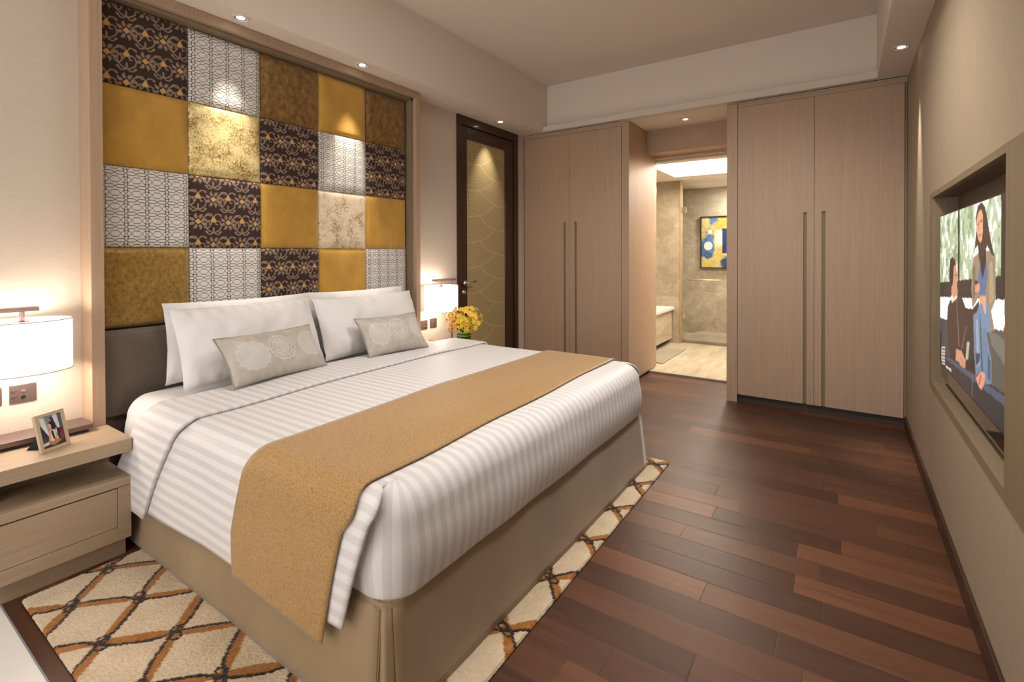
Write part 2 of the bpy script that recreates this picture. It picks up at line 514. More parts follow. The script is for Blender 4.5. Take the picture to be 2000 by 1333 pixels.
def glass_mat(name, tint=(1, 1, 1, 1)):
    t = NT(name)
    tr = t.n('ShaderNodeBsdfTransparent', {0: tint})
    gl = t.n('ShaderNodeBsdfGlossy', {0: (1, 1, 1, 1), 'Roughness': .02})
    fr = t.n('ShaderNodeFresnel', {0: 1.2})
    mx = t.n('ShaderNodeMixShader', {0: fr.outputs[0], 1: tr.outputs[0], 2: gl.outputs[0]})
    t.nt.links.new(mx.outputs[0], t.out.inputs[0])
    return t.m
M['glass'] = glass_mat('clear_glass')
sg = thing('shower_screen', (-1.2, 7.42, .02), 'frameless clear glass shower door on chrome hinges in the bathroom', 'shower screen')
box(-1.985, -1.0, 7.415, 7.425, .065, 2.36).build('glass_pane', M['glass'], sg)
box(-1.987, -1.978, 7.408, 7.432, .065, 2.36).build('edge_seal', M['gold_edge'], sg)
for z in (1.98, .43):
    MB().box(-1.985, -1.925, 7.40, 7.44, z - .045, z + .045).build('hinge', M['chrome'], sg, bevel=.003)
MB().tube([(-1.89, 7.36, .96), (-1.43, 7.36, .96)], .011).tube([(-1.875, 7.36, .96), (-1.875, 7.415, .96)], .009).tube([(-1.445, 7.36, .96), (-1.445, 7.415, .96)], .009) \
    .build('towel_bar', M['gold_edge'], sg, smooth=True)
art = thing('painting', (-1.64, 8.45, 1.11), 'abstract blue and gold painting in a thin black frame on the bathroom wall', 'painting')
AX0, AX1, AZ0, AZ1 = -1.955, -1.33, 1.10, 1.94
MB().box(AX0, AX0 + .015, 8.40, 8.449, AZ0, AZ1).box(AX1 - .015, AX1, 8.40, 8.449, AZ0, AZ1).box(AX0, AX1, 8.40, 8.449, AZ0, AZ0 + .015).box(AX0, AX1, 8.40, 8.449, AZ1 - .015, AZ1).build('frame', M['black'], art)
cv = Cv(120, 160, '#b8a86c')
def aq(x, y): return ((x - 150) / 540, (y - 185) / 700)
for k, (cx, cy, rx, ry, c) in enumerate([(300, 230, 90, 60, '#4a6c96'), (220, 250, 60, 70, '#c6b27a'), (250, 560, 110, 200, '#4d6a90'), (160, 640, 60, 120, '#43608a'),
        (420, 300, 120, 70, '#b59a50'), (480, 220, 90, 60, '#c0923c'), (380, 520, 60, 160, '#cfc8a6'), (400, 680, 90, 110, '#bfa85e'), (250, 830, 120, 60, '#b9a35a'),
        (480, 820, 70, 90, '#2c3a5c'), (180, 430, 50, 60, '#a89a62'), (600, 400, 60, 300, '#3f5a86'), (560, 700, 60, 120, '#c4b478')]):
    x, y = aq(cx, cy)
    d = ((cv.x - x) / (rx / 540)) ** 2 + ((cv.y - y) / (ry / 700)) ** 2
    cv.put((1.25 - d) * 1.2 + cv.nz(.5, 6, k), c)
cv.poly([aq(440, 345), aq(500, 345), aq(500, 690), aq(440, 690)], '#232f55')
cv.poly([aq(240, 360), aq(300, 360), aq(300, 420), aq(240, 420)], '#c9c3a0')
cv.poly([aq(370, 380), aq(435, 380), aq(435, 560), aq(370, 520)], '#d6d0b8')
x, y = aq(245, 585); cv.ell(x, y, 60 / 540, 60 / 700, '#c4ccc0')
x, y = aq(245, 715); cv.ell(x, y, 58 / 540, 48 / 700, '#35557f')
cv.a += cv.nz(.05, 1, 5)[..., None] + cv.nz(.06, 4, 6)[..., None]
cvgrid(cv, lambda u, v: (AX0 + .015 + u * (AX1 - AX0 - .03), 8.415, AZ1 - .015 - v * (AZ1 - AZ0 - .03))).build('canvas', attr_mat('painted_canvas', .7), art)

# ------------------------------------------------------------------ downlights
def downlight(x, y, z, label, energy, aim, size=60, blend=.5, rad=.015, grp=None):
    t = thing('downlight', (x, y, z), label, 'ceiling light', grp)
    MB().lathe([(.046, 0), (.046, -.004), (.040, -.006), (.034, -.003), (.034, 0)], (x, y, z), 28, capb=False, capt=False).build('trim_ring', M['white_met'], t, smooth=True)
    MB().lathe([(.034, -.0008), (.0001, -.0009)], (x, y, z), 24, capb=False).build('baffle', flat('baffle_grey', '#77706a', .6), t)
    em = NT('lamp_lens').set(base='#ffffff', em=(1, .93, .82, 1), es=9.)
    MB().lathe([(.023, -.0018), (.0001, -.002)], (x + .002, y, z), 20, capb=False).build('lamp_lens', em.m, t)
    light('downlight_beam', 'SPOT', (x, y, z - .012), energy, WARM, parent=t, aim=aim, spot_size=math.radians(size), spot_blend=blend, shadow_soft_size=rad)
    return t
downlight(-2.857, 1.473, 2.70, 'nearest round recessed downlight above the patchwork headboard panel', 60, (-3.04, 1.50, 1.72), 36, 1., .03)
downlight(-2.857, 2.326, 2.70, 'round recessed downlight above the right half of the patchwork panel', 60, (-3.04, 2.35, 1.72), 36, 1., .03)
downlight(-2.927, 4.126, 2.70, 'round recessed downlight in front of the dark wood door', 30, (-3.10, 4.12, 1.9), 56, 1.)
downlight(.302, 4.115, 2.70, 'round recessed downlight in the right bulkhead beside the narrow wall beam', 150, (.388, 4.06, 1.0), 24, .9)
downlight(-1.337, 5.103, 2.70, 'round recessed downlight in the hallway ceiling before the bathroom', 9, (-1.35, 5.2, 0), 80, .8)
tag(MB().lathe([(.05, 0), (.05, -.006), (.044, -.009), (.0001, -.009)], (-1.353, 4.957, 2.70), 28, capb=False, capt=False).build('sprinkler_cover', M['ceiling'], smooth=True),
    'plain round cover plate in the hallway ceiling beside the downlight', 'cover plate')
# fill lights added out of view under the ceiling, without any fixtures
light('room_fill_light', 'SPOT', (-.42, 2.5, 3.2), 200, (1, .96, .91), aim=(-.75, 3.3, 0), spot_size=math.radians(128), spot_blend=.7, shadow_soft_size=.22)
light('room_fill_light', 'SPOT', (-1.4, 1.3, 3.2), 50, (1, .97, .93), aim=(-1.5, 1.6, 0), spot_size=math.radians(120), spot_blend=.8, shadow_soft_size=.25)
light('room_fill_light', 'AREA', (-1.1, 1.9, 3.2), 9, (1, .97, .93), shape='RECTANGLE', size=1.4, size_y=.5)
light('room_fill_light', 'AREA', (-1.2, -.8, 3.2), 8, (1, .95, .89), shape='DISK', size=.7)
# ------------------------------------------------------------------ WARDROBES
def wardrobe(nm, x0, x1, doors, pulls, post, label):
    t = thing(nm, ((x0 + x1) / 2, 5.2, 0), label, 'wardrobe')
    return t
def door_with_pull(t, x0, x1, s0, s1, zb, zt, ztop_slot):
    g = .0015
    b = MB()
    b.box(x0 + g, s0, YW - .002, YW + .022, zb, zt)
    b.box(s1, x1 - g, YW - .002, YW + .022, zb, zt)
    b.box(s0, s1, YW - .002, YW + .022, ztop_slot, zt)
    d = b.build('door', M['oak'], t)
    box(s0 - .001, s1 + .001, YW + .016, YW + .024, zb, ztop_slot + .001).build('recessed_handle', M['oak_dk'], d)
    return d
wl = thing('wardrobe', (-2.45, 5.25, 0), 'left pale oak wardrobe with two doors, partly behind the bed', 'wardrobe')
door_with_pull(wl, -3.078, -2.501, -2.571, -2.545, .073, 2.655, 1.69)
door_with_pull(wl, -2.501, -1.902, -2.436, -2.410, .073, 2.655, 1.694)
box(-3.09, -1.84, YW + .025, 5.66, .09, 2.655).build('carcass', M['plinth'], wl)
box(-3.09, -1.90, YW, YW + .03, 2.658, 2.695).build('top_rail', M['oak_x'], wl)
box(-3.094, -3.081, YW + .004, YW + .03, .0, 2.655).build('side_filler', M['oak_dk'], wl)
MB().box(-1.8985, -1.82, YW - .003, YW + .05, .03, 2.698).box(-1.84, -1.82, YW + .05, 5.668, .03, 2.698).build('end_panel', M['oak'], wl)
box(-3.09, -1.84, YW + .04, 5.60, 0, .09).build('plinth', M['plinth'], wl)
wr_ = thing('wardrobe', (-.25, 5.2, 0), 'right pale oak wardrobe with two tall doors against the right wall', 'wardrobe')
door_with_pull(wr_, -.801, -.212, -.290, -.264, .073, 2.655, 1.692)
door_with_pull(wr_, -.212, .380, -.158, -.132, .073, 2.655, 1.694)
box(-.80, .39, YW + .025, 5.44, .09, 2.655).build('carcass', M['plinth'], wr_)
box(-.80, .395, YW + .002, YW + .03, 2.658, 2.695).build('top_rail', M['oak_x'], wr_)
box(.382, .395, YW + .006, YW + .03, .073, 2.656).build('side_filler', M['oak_dk'], wr_)
MB().box(-.8925, -.8035, YW - .003, YW + .05, 0, 2.698).box(-.8925, -.86, YW + .05, 5.66, .0, 2.698).build('end_panel', M['oak'], wr_)
box(-.80, .39, YW + .03, 5.40, 0, .07).build('plinth', M['plinth'], wr_)

# ------------------------------------------------------------------ DARK DOOR on the left wall
dr = MB().box(XL - .06, XL + .012, 3.634, 3.70, 0, 2.70).box(XL - .06, XL + .012, 4.63, 4.696, 0, 2.70).box(XL - .06, XL + .012, 3.70, 4.63, 2.61, 2.70)
door = struct('door_1', dr, M['walnut'], bevel=.002)
b = MB().box(XL - .05, XL - .005, 3.703, 3.80, .01, 2.605).box(XL - .05, XL - .005, 4.47, 4.627, .01, 2.605).box(XL - .05, XL - .005, 3.80, 4.47, 2.488, 2.605).box(XL - .05, XL - .005, 3.80, 4.47, .01, .18)
leaf = b.build('door_leaf', M['walnut'], door, bevel=.004)
cv = Cv(110, 380, '#a8946a')
for k in range(24, -6, -1):
    cx = (.95 if k % 2 else .1) * .67; cz = k * .13 - .35
    r = np.hypot(cv.x * .67 - cx, (cv.y * 2.308 - cz) * 1.5)
    ins = (r < .5)
    cv.put(ins * 1., '#a8946a')
    ln = ins & (((r / .042) % 1) < .16)
    cv.put(ln * .5, '#cdbd90')
    cv.put((np.abs(r - .5) < .008) * .7, '#c8b88e')
gm = attr_mat('frosted_wave_glass', .38, spec=.5, coat=.2)
cvgrid(cv, lambda u, v: (XL - .02, 3.80 + .67 * u, 2.488 - 2.308 * v)).build('frosted_glass', gm, door)
box(XL - .1, XL - .052, 3.65, 4.68, 0, 2.70).build('door_back', M['dark'], door)
b = MB().tube([(XL - .005, 3.735, 1.062), (XL + .035, 3.735, 1.062)], .024, 16).tube([(XL + .03, 3.735, 1.062), (XL + .055, 3.735, 1.062), (XL + .058, 3.76, 1.066), (XL + .055, 3.86, 1.075)], .009)
b.build('lever_handle', M['chrome'], leaf, smooth=True)
MB().tube([(XL - .005, 3.735, .97), (XL + .012, 3.735, .97)], .026, 16).tube([(XL + .01, 3.735, .97), (XL + .03, 3.735, .97)], .010).build('lock_turn', M['chrome'], leaf, smooth=True)

# ------------------------------------------------------------------ HEADBOARD WALL PANEL
XF, XQ = -2.948, -3.045
hb = thing('headboard_panel', (-3.02, 1.90, 0), 'tall framed patchwork wall panel of gold, white and brown upholstered squares behind the bed', 'headboard')
fr_ = MB().box(XL, XF, .815, .8657, 0, 2.698).box(XL, XF, 2.948, 2.9944, 0, 2.698).box(XL, XF, .8657, 2.948, 2.645, 2.698)
fr_.build('outer_frame', M['oak'], hb, bevel=.0015)
MB().box(XL, XF - .035, 2.928, 2.9475, 0, 2.644).box(XL, XF - .035, .8662, 2.9475, 2.622, 2.6445).build('inner_frame', M['oak_dk'], hb)
box(XL, XQ - .012, .8662, 2.928, 0, 2.622).build('backing', M['dark'], hb)
s_ = .4105; y0_ = .866; zt_ = 2.622
ps, pt_ = s_ - .002, None
def T(a, k=1.7): return np.clip(k * np.sin(a), -1, 1)
NP = 232
def paint_trellis():
    cv = Cv(NP, NP, '#d8d4ce')
    u, v = cv.x * s_, cv.y * s_
    res = s_ / NP
    m = np.zeros(u.shape)
    wd = .0011
    p, L = s_ / 6, s_ / 4.5
    def per(d, q): return np.abs((d + q / 2) % q - q / 2)
    for sg_ in (1, -1):
        for A, ph, kx, sh in ((.0150, 0, 1, 0), (.0085, p / 2, 1, .25)):
            f = sg_ * A * T(2 * PI * (u / L + sh) * kx, 1.35)
            m = np.maximum(m, (wd - per(v - f - ph, p) * .75) / res + .5)
    q = L / 2
    for sg_ in (1, -1):
        f = sg_ * .0075 * T(2 * PI * v / (p / 1), 1.6)
        d = per(u - f - q / 2, L)
        m = np.maximum(m, (wd - d * .75) / res + .5)
    cv.put(m, '#2c2622')
    return cv
def paint_damask():
    w_, h_ = int(NP * .4), int(NP * .64)
    cv = Cv(w_, h_, '#35221c')
    TW, TH = s_ * .4, s_ * .64
    tau, och = '#8d7868', '#c39a62'
    def st(pts, wd, c):
        for ox in (-1, 0, 1):
            for oy in (-1, 0, 1):
                q = [((x / TW + ox), (y / TH + oy)) for x, y in pts]
                xs = [a[0] for a in q]; ys = [a[1] for a in q]
                if max(xs) < -.1 or min(xs) > 1.1 or max(ys) < -.1 or min(ys) > 1.1: continue
                cv.line(q, wd, c, TW, TH)
    def pl(pts, c):
        for ox in (-1, 0, 1):
            for oy in (-1, 0, 1):
                cv.poly([(x / TW + ox, y / TH + oy) for x, y in pts], c)
    def spiral(cx, cy, r0, r1, a0, a1, n=14):
        return [(cx + (r0 + (r1 - r0) * i / n) * math.cos(a0 + (a1 - a0) * i / n), cy + (r0 + (r1 - r0) * i / n) * math.sin(a0 + (a1 - a0) * i / n)) for i in range(n + 1)]
    for cx, cy in ((.041, .0), (.041 + TW / 2, TH / 2)):
        for k in range(8):                       # leaves round the diamond
            a = k * PI / 4 + PI / 8
            r1 = .035
            st([(cx + .027 * math.cos(a), cy + .027 * math.sin(a)), (cx + r1 * math.cos(a), cy + r1 * math.sin(a))], .0078, tau)
            st([(cx + r1 * math.cos(a), cy + r1 * math.sin(a)), (cx + (r1 + .010) * math.cos(a + .12), cy + (r1 + .010) * math.sin(a + .12))], .0034, tau)
        pl([(cx - .017, cy), (cx, cy - .017), (cx + .017, cy), (cx, cy + .017)], och)
        ty = cy + TH / 2 - .012                  # bud on a lyre of scrolls
        for sg_ in (-1, 1):
            st([(cx + sg_ * x, ty + y) for x, y in ((.004, .074), (.022, .066), (.038, .050), (.043, .028), (.034, .008), (.018, .004), (.010, .016), (.014, .027), (.022, .026))], .0034, tau)
            st([(cx + sg_ * x, ty + y) for x, y in ((.0, .070), (.012, .082), (.026, .084), (.034, .076))], .0034, tau)
            st([(cx + sg_ * x, ty + y) for x, y in ((.004, -.020), (.014, -.034), (.030, -.034))], .0034, tau)
            st([(cx + sg_ * .036, ty - .030), (cx + sg_ * .040, ty - .026)], .0055, tau)
            st([(cx + sg_ * .036, ty + .072), (cx + sg_ * .040, ty + .068)], .0055, tau)
        st([(cx, ty + .046), (cx, ty + .066)], .0045, tau)
        pl([(cx - .015, ty + .002), (cx - .003, ty - .018), (cx + .003, ty - .018), (cx + .015, ty + .002), (cx + .008, ty + .013), (cx - .008, ty + .013)], och)
        st(spiral(cx + TW / 4, cy + .020, .030, .004, -2.6, 5.4, 28), .0034, tau)
        st([(cx + TW / 4 - .026, cy + .006), (cx + TW / 4 - .012, cy - .026), (cx + TW / 4 + .010, cy - .040), (cx + TW / 4 + .026, cy - .034)], .0034, tau)
    big = Cv(NP, NP, '#35221c')
    big.a = np.tile(cv.a, (2, 3, 1))[:NP, :NP]
    return big
def padface(cv=None, n=26):
    def fn(u, v):
        a, c = 2 * u - 1, 2 * v - 1
        e = (1 - abs(a) ** 9) * (1 - abs(c) ** 9)
        return (.022 * max(e, 0) ** .5, (a * .5) * ps, (-c * .5) * ps)
    if cv is not None: return cvgrid(cv, fn)
    mb = MB(); mb.grid(fn, n, n); return mb
def sqmesh(nm, cv, mat):
    mb = padface(cv)
    # sides down to the backing
    h = ps / 2
    nb = len(mb.v)
    mb.v += [(-.01, -h, -h), (-.01, h, -h), (-.01, h, h), (-.01, -h, h), (0, -h, -h), (0, h, -h), (0, h, h), (0, -h, h)]
    mb.f += [(nb + i, nb + (i + 1) % 4, nb + 4 + (i + 1) % 4, nb + 4 + i) for i in range(4)]
    if mb.col is not None: mb.col = np.concatenate([mb.col, np.tile(np.array([[.03, .02, .015, 1]]), (8, 1))])
    return mb.mesh(nm, mat, (0, 0, 0), True)
fab = attr_mat('woven_pattern_fabric', .75, bump=500, sheen=.1)
SM = {'D': sqmesh('damask_square', paint_damask(), fab), 'W': sqmesh('trellis_square', paint_trellis(), fab)}
for k, m_ in (('M', 'mustard'), ('B', 'bronzev'), ('F', 'foil'), ('P', 'foilpale'), ('O', 'olivefoil')):
    SM[k] = sqmesh('plain_square', None, M[m_])
SL = {'D': 'dark brown square with taupe scrolls', 'W': 'white square with thin black trellis lines', 'M': 'mustard velvet square', 'B': 'bronze velvet square',
      'F': 'shiny crushed gold square', 'P': 'pale crushed gold square', 'O': 'olive gold square'}
for r, row in enumerate(['DWBMB', 'MFDWD', 'WDMPM', 'OWDMW']):
    for c, k in enumerate(row):
        o = bpy.data.objects.new('upholstered_square', SM[k])
        COL.objects.link(o)
        o.parent = hb
        o.location = Vector((XQ - .004, y0_ + (c + .5) * s_, zt_ - (r + .5) * s_)) - ORG[hb.name]
        o['label'] = SL[k]
def gp(u, v):
    y = .872 + u * (2.924 - .872)
    z = .55 + v * .425
    e = 1 - abs(2 * u - 1) ** 30
    tt = max(0, (z - .93) / .045)
    return (XQ + .045 - .018 * tt ** 2 - .01 * (1 - e), y, z)
mb = MB(); mb.grid(gp, 60, 16); mb.box(XL + .03, XQ + .02, .872, 2.924, .3, .968)
mb.build('lower_pad', M['greyv'], hb, smooth=False)['label'] = 'plain grey-brown velvet pad'

# ------------------------------------------------------------------ BED
BX0, BX1, BY0, BY1 = -2.94, -1.045, .925, 3.02
bed = thing('bed', (-2.0, 1.97, .014), 'king-size bed with a gold-beige satin valance and white mattress', 'bed')
def wob(x, y, z, a=.004, s=2.6):
    return a * mnoise.noise(Vector((x * s, y * s, z * s)))
def outline(x0, x1, y0, y1, R, step=.04, xs=None):
    """near side (towards the nightstand) -> foot -> far side; returns [(x, y, arc, nx, ny)]"""
    pts = []
    n = int((x1 - R - x0) / step)
    for i in range(n): pts.append((x0 + (x1 - R - x0) * i / n, y0, 0, -1))
    for i in range(9):
        a = -PI / 2 + PI / 2 * i / 8
        pts.append((x1 - R + R * math.cos(a), y0 + R + R * math.sin(a), math.cos(a), math.sin(a)))
    n = int((y1 - y0 - 2 * R) / step)
    for i in range(1, n): pts.append((x1, y0 + R + (y1 - y0 - 2 * R) * i / n, 1, 0))
    for i in range(9):
        a = PI / 2 * i / 8
        pts.append((x1 - R + R * math.cos(a), y1 - R + R * math.sin(a), math.cos(a), math.sin(a)))
    n = int((x1 - R - x0) / step)
    for i in range(1, n + 1): pts.append((x1 - R - (x1 - R - x0) * i / n, y1, 0, 1))
    out = []; arc = 0
    for i, p in enumerate(pts):
        if i: arc += math.hypot(p[0] - pts[i - 1][0], p[1] - pts[i - 1][1])
        out.append((p[0], p[1], arc, p[2], p[3]))
    return out
def softbox(mb, x0, x1, y0, y1, z0, z1, R, grow=0., bulge=.012, zlow=.03, corners=False):
    ol = outline(x0, x1, y0, y1, R)
    if corners: R = .10
    # foot-face arc value equals y so that stripes run through
    i0 = min(range(len(ol)), key=lambda i: abs(ol[i][1] - (y0 + R)) + abs(ol[i][0] - x1))
    shift = ol[i0][1] - ol[i0][2]
    prof = []
    for k in range(5): prof.append((-zlow * (1 - math.sin(PI / 2 * k / 4)) ** 1.0, z0 + zlow * (1 - math.cos(PI / 2 * k / 4)) * 1.0))
    for k in range(1, 6):
        t = k / 6
        prof.append((bulge * math.sin(PI * t), z0 + zlow + (z1 - R - z0 - zlow) * t))
    for k in range(9):
        a = PI / 2 * k / 8
        prof.append((-R + R * math.cos(a), z1 - R + R * math.sin(a)))
    b = len(mb.v)
    if mb.uv is None: mb.uv = {}
    m = len(ol)
    for off, z in prof:
        for x, y, arc, nx, ny in ol:
            o = off + grow
            px, py = x + nx * o, y + ny * o
            zz = z + (grow if z > z1 - R else 0)
            wf_ = wob(px, py, zz, .006, 4) * min(1, (z1 - z) / .05)
            mb.v.append((px + nx * wf_, py + ny * wf_, zz + (wob(px, py, .66) if z > z1 - R * .6 else 0)))
            mb.uv[len(mb.v) - 1] = (arc + shift, z)
    skip = set()
    if corners:                                     # the straight foot run is laid with the rows of the top sheet
        ys = np.linspace(y0 + R, y1 - R, 69)
        skip = {i for i in range(m - 1) if y0 + R - .001 < ol[i][1] and ol[i + 1][1] < y1 - R + .001 and ol[i][3] > .99 and ol[i + 1][3] > .99}
        c0 = len(mb.v)
        for off, z in prof:
            for y in ys:
                o = off + grow
                px, py = x1 + o, float(y)
                zz = z + (grow if z > z1 - R else 0)
                mb.v.append((px + wob(px, py, zz, .006, 4) * min(1, (z1 - z) / .05), py, zz + (wob(px, py, .66) if z > z1 - R * .6 else 0)))
                mb.uv[len(mb.v) - 1] = (py, z)
        for j in range(len(prof) - 1):
            for i in range(len(ys) - 1):
                a = c0 + j * len(ys) + i
                mb.f.append((a, a + 1, a + len(ys) + 1, a + len(ys)))
    for j in range(len(prof) - 1):
        for i in range(m - 1):
            if i in skip: continue
            a = b + j * m + i
            mb.f.append((a, a + 1, a + m + 1, a + m))
    return ol
def topfill(mb, x0, x1, y0, y1, z, nx=34, ny=44, crown=.008):
    def fn(u, v):
        x = x0 + (x1 - x0) * u; y = y0 + (y1 - y0) * v
        c = crown * (1 - (2 * v - 1) ** 4) * (1 - (max(0, (x - (x1 - .25)) / .25)) ** 2)
        return (x, y, z + c + wob(x, y, .66))
    mb.grid(fn, nx, ny, lambda u, v: (y0 + (y1 - y0) * v, u))
mb = MB(); mb.uv = {}
R_ = .10
softbox(mb, BX0, BX1, BY0 + .02, BY1 - .02, .345, .648, R_)
topfill(mb, BX0, BX1 - R_, BY0 + .02 + R_, BY1 - .02 - R_, .648)
mb.build('mattress', M['cotton'], bed, smooth=True)
# valance skirt
def skirt():
    mb = MB()
    def seg(pts, n=24):
        def fn(u, v):
            i = min(int(u * (len(pts) - 1)), len(pts) - 2); t = u * (len(pts) - 1) - i
            a, c = pts[i], pts[i + 1]
            x = a[0] + (c[0] - a[0]) * t; y = a[1] + (c[1] - a[1]) * t
            tx = a[2] + (c[2] - a[2]) * t; ty = a[3] + (c[3] - a[3]) * t
            k = v
            wv = .004 * v * mnoise.noise(Vector((x * 3, y * 3, 1)))
            rd = .012 * max(0, 1 - v / .08) ** 2
            cxm, cym = -2.0, 1.97
            dx = rd if tx > cxm else -rd
            return (tx + (x - tx) * k + wv - (rd if tx > -1.2 else 0), ty + (y - ty) * k + wv - (rd if ty > cym else -rd), .362 - v * .347)
        mb.grid(fn, (len(pts) - 1) * n // max(1, (len(pts) - 1)) * (len(pts) - 1), 12)
    # (bottom x, bottom y, top x, top y)
    seg([(-2.94, .905, -2.94, .935), (-1.080, .905, -1.080, .935)], 40)
    seg([(-1.080, .905, -1.080, .935), (-1.095, .935, -1.079, .937), (-1.075, .945, -1.072, .940)], 4)
    seg([(-1.090, .925, -1.076, .938), (-1.048, .918, -1.066, .936), (-1.040, .955, -1.055, .952)], 4)
    seg([(-1.038, .955, -1.055, .952), (-1.028, 3.02, -1.055, 2.99)], 40)
    seg([(-1.028, 3.02, -1.055, 2.99), (-1.032, 3.045, -1.065, 3.005)], 3)
    seg([(-1.032, 3.045, -1.065, 3.005), (-2.94, 3.045, -2.94, 3.005)], 30)
    mb.prism([(-2.94, .938), (-1.085, .938), (-1.058, .955), (-1.058, 2.99), (-1.07, 3.003), (-2.94, 3.003)], .30, .3615)
    return mb
skirt().build('valance', M['skirt'], bed, smooth=True, solid=.004)
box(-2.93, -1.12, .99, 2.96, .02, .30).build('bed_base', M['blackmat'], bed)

# duvet with its side drops
HX = -2.565
YN, YFAR, RD, ZT = .893, 3.042, .095, .668
YA, YB = BY0 + .02 + R_, BY1 - .02 - R_
def shear(x):
    pts = [(-2.75, .80), (-2.54, .76), (-2.2, .66), (-1.9, .5), (-1.62, .36), (-1.13, .33), (-1.0, .28)]
    if x <= pts[0][0]: return pts[0][1]
    for (a, p), (c, q) in zip(pts[:-1], pts[1:]):
        if x <= c: return p + (q - p) * (x - a) / (c - a)
    return pts[-1][1]
def rows(lift, zbn, zbf, nn=30, nt=70, nf=20):
    """profile rows across the bed: (side, q, fraction) near hem -> top -> far hem"""
    R = []
    for k in range(nn): R.append(('n', 1 - k / nn))
    ta = [YN + RD] + list(np.linspace(YA, YB, nt - 1)) + [YFAR - RD]
    for y in ta: R.append(('t', (float(y) - YN - RD) / (YFAR - YN - 2 * RD)))
    for k in range(1, nf + 1): R.append(('f', k / nf))
    return R
def row_point(row, lift, zb):
    k, q = row
    zt = ZT + lift
    y0, y1 = YN - lift, YFAR + lift
    if k == 't':
        y = YN + RD + (YFAR - YN - 2 * RD) * q
        return y, zt, 0., y
    L2 = RD * PI / 2; L3 = zt - RD - zb
    s = q * (L2 + L3)
    if s < L2:
        a = s / RD
        o, z = RD - RD * math.sin(a), zt - RD + RD * math.cos(a)
    else:
        w_ = (s - L2) / L3
        o, z = -.010 * w_ + .006 * math.sin(w_ * PI) * -1, zt - RD - (s - L2)
    if k == 'n': return y0 + o, z, s, y0 + RD - s
    return y1 - o, z, s, y1 - RD + s
def crown(y, x):
    t = (y - YN - RD) / (YFAR - YN - 2 * RD)
    if t <= 0 or t >= 1: return 0.
    e = min(1, max(0, (BX1 - R_ - x) / .25))
    return .012 * (1 - (2 * t - 1) ** 2) ** 1.5 * e * e * (3 - 2 * e)
def sheet(mb, lift, xa, xb, zbn, zbf, nx, R, ripple=.010, extra=None):
    b = len(mb.v)
    if mb.uv is None: mb.uv = {}
    for row in R:
        for i in range(nx + 1):
            u = i / nx
            x0 = xa(row) + (xb(row) - xa(row)) * u
            y, z, s, arc = row_point(row, lift, zbn(x0) if row[0] != 'f' else zbf(x0))
            dz = max(0, ZT + lift - z)
            sh = shear(x0) * (1 if row[0] == 'n' else .3 if row[0] == 'f' else 0) * max(0, dz - .015)
            x = x0 - (sh if not extra else 0)
            if extra: x = extra(row, u, dz, x)
            k = max(0, 1 - dz / .08)
            z2 = z + crown(y, x) + wob(x, y, .66) * k
            r_ = x - (BX1 - R_ + .013)
            if r_ > 0: z2 -= (R_ - math.sqrt(max(0, R_ ** 2 - r_ ** 2))) * k
            wv = mnoise.noise(Vector((x * 3.2, .3 if row[0] != 'f' else 5.3, z * 1.5))) * ripple * min(1, dz / .15)
            y += min(wv, ripple * .35) if row[0] == 'n' else (max(wv, -ripple * .35) * 0 if row[0] == 'f' else 0)
            mb.v.append((x, y, z2))
            mb.uv[len(mb.v) - 1] = (arc, u)
    for j in range(len(R) - 1):
        for i in range(nx):
            a = b + j * (nx + 1) + i
            mb.f.append((a, a + 1, a + nx + 2, a + nx + 1))
def zb_duvet(x):
    return .205 + .04 * max(0, min(1, (x + 2.45) / .6)) + .035 * max(0, min(1, (x + 1.5) / .4))
def xend(row):
    if row[0] == 't': return BX1 - R_ + .013
    return BX1 - R_ + .013 + .058 * min(1, row[1] * 5) ** .6
duv = MB(); duv.uv = {}
softbox(duv, -1.55, BX1, BY0 + .02, BY1 - .02, .350, .655, R_, grow=.013, corners=True)
RW = rows(0, 0, 0)
sheet(duv, 0., lambda r: HX, xend, zb_duvet, lambda x: .25, 70, RW)
import bmesh
duvet = duv.build('duvet', M['stripe'], None, smooth=True, solid=.010)
bm = bmesh.new(); bm.from_mesh(duvet.data)
bmesh.ops.remove_doubles(bm, verts=bm.verts, dist=.0012)
bm.to_mesh(duvet.data); bm.free()
tag(duvet, 'white satin-striped duvet spread over the bed and hanging down its side', 'duvet')
# turned-down cuff (double layer) lying on the duvet
cf = MB(); cf.uv = {}
def cxb(r):
    if r[0] == 't': return -2.222 - .05 * r[1] + .005 * math.sin(r[1] * 15)
    return -2.222 if r[0] == 'n' else -2.272
sheet(cf, .017, lambda r: HX - .012, cxb, lambda x: .197, lambda x: .24, 30, RW)
cuff = cf.build('turned_down_cuff', M['stripe'], duvet, smooth=True, solid=.014)

# gold runner
rn = MB()
def rxb(r):
    if r[0] == 't': return -1.168 - .055 * max(0, r[1] - .1) / .9 + .005 * math.sin(r[1] * 14)
    return -1.168 if r[0] == 'n' else -1.223
def rex(row, u, dz, x):
    if row[0] == 't': return x + .005 * math.sin(row[1] * 11) * (1 - u)
    if row[0] == 'f': return x
    a = -1.705 - .075 * min(1, dz / .3)
    c = -1.168 + .025 * math.sin(min(1, dz / .12) * PI) - .235 * max(0, dz - .06)
    return a + (c - a) * u
sheet(rn, .0115, lambda r: -1.705, rxb, lambda x: .226 - .012 * (x + 1.7) / .5, lambda x: .23, 24, rows(0, 0, 0, 36, 70, 20), extra=rex)
rn.uv = None
tag(rn.build('bed_runner', M['runner'], smooth=True, solid=.005), 'gold brocade runner laid across the foot of the bed', 'bed runner')

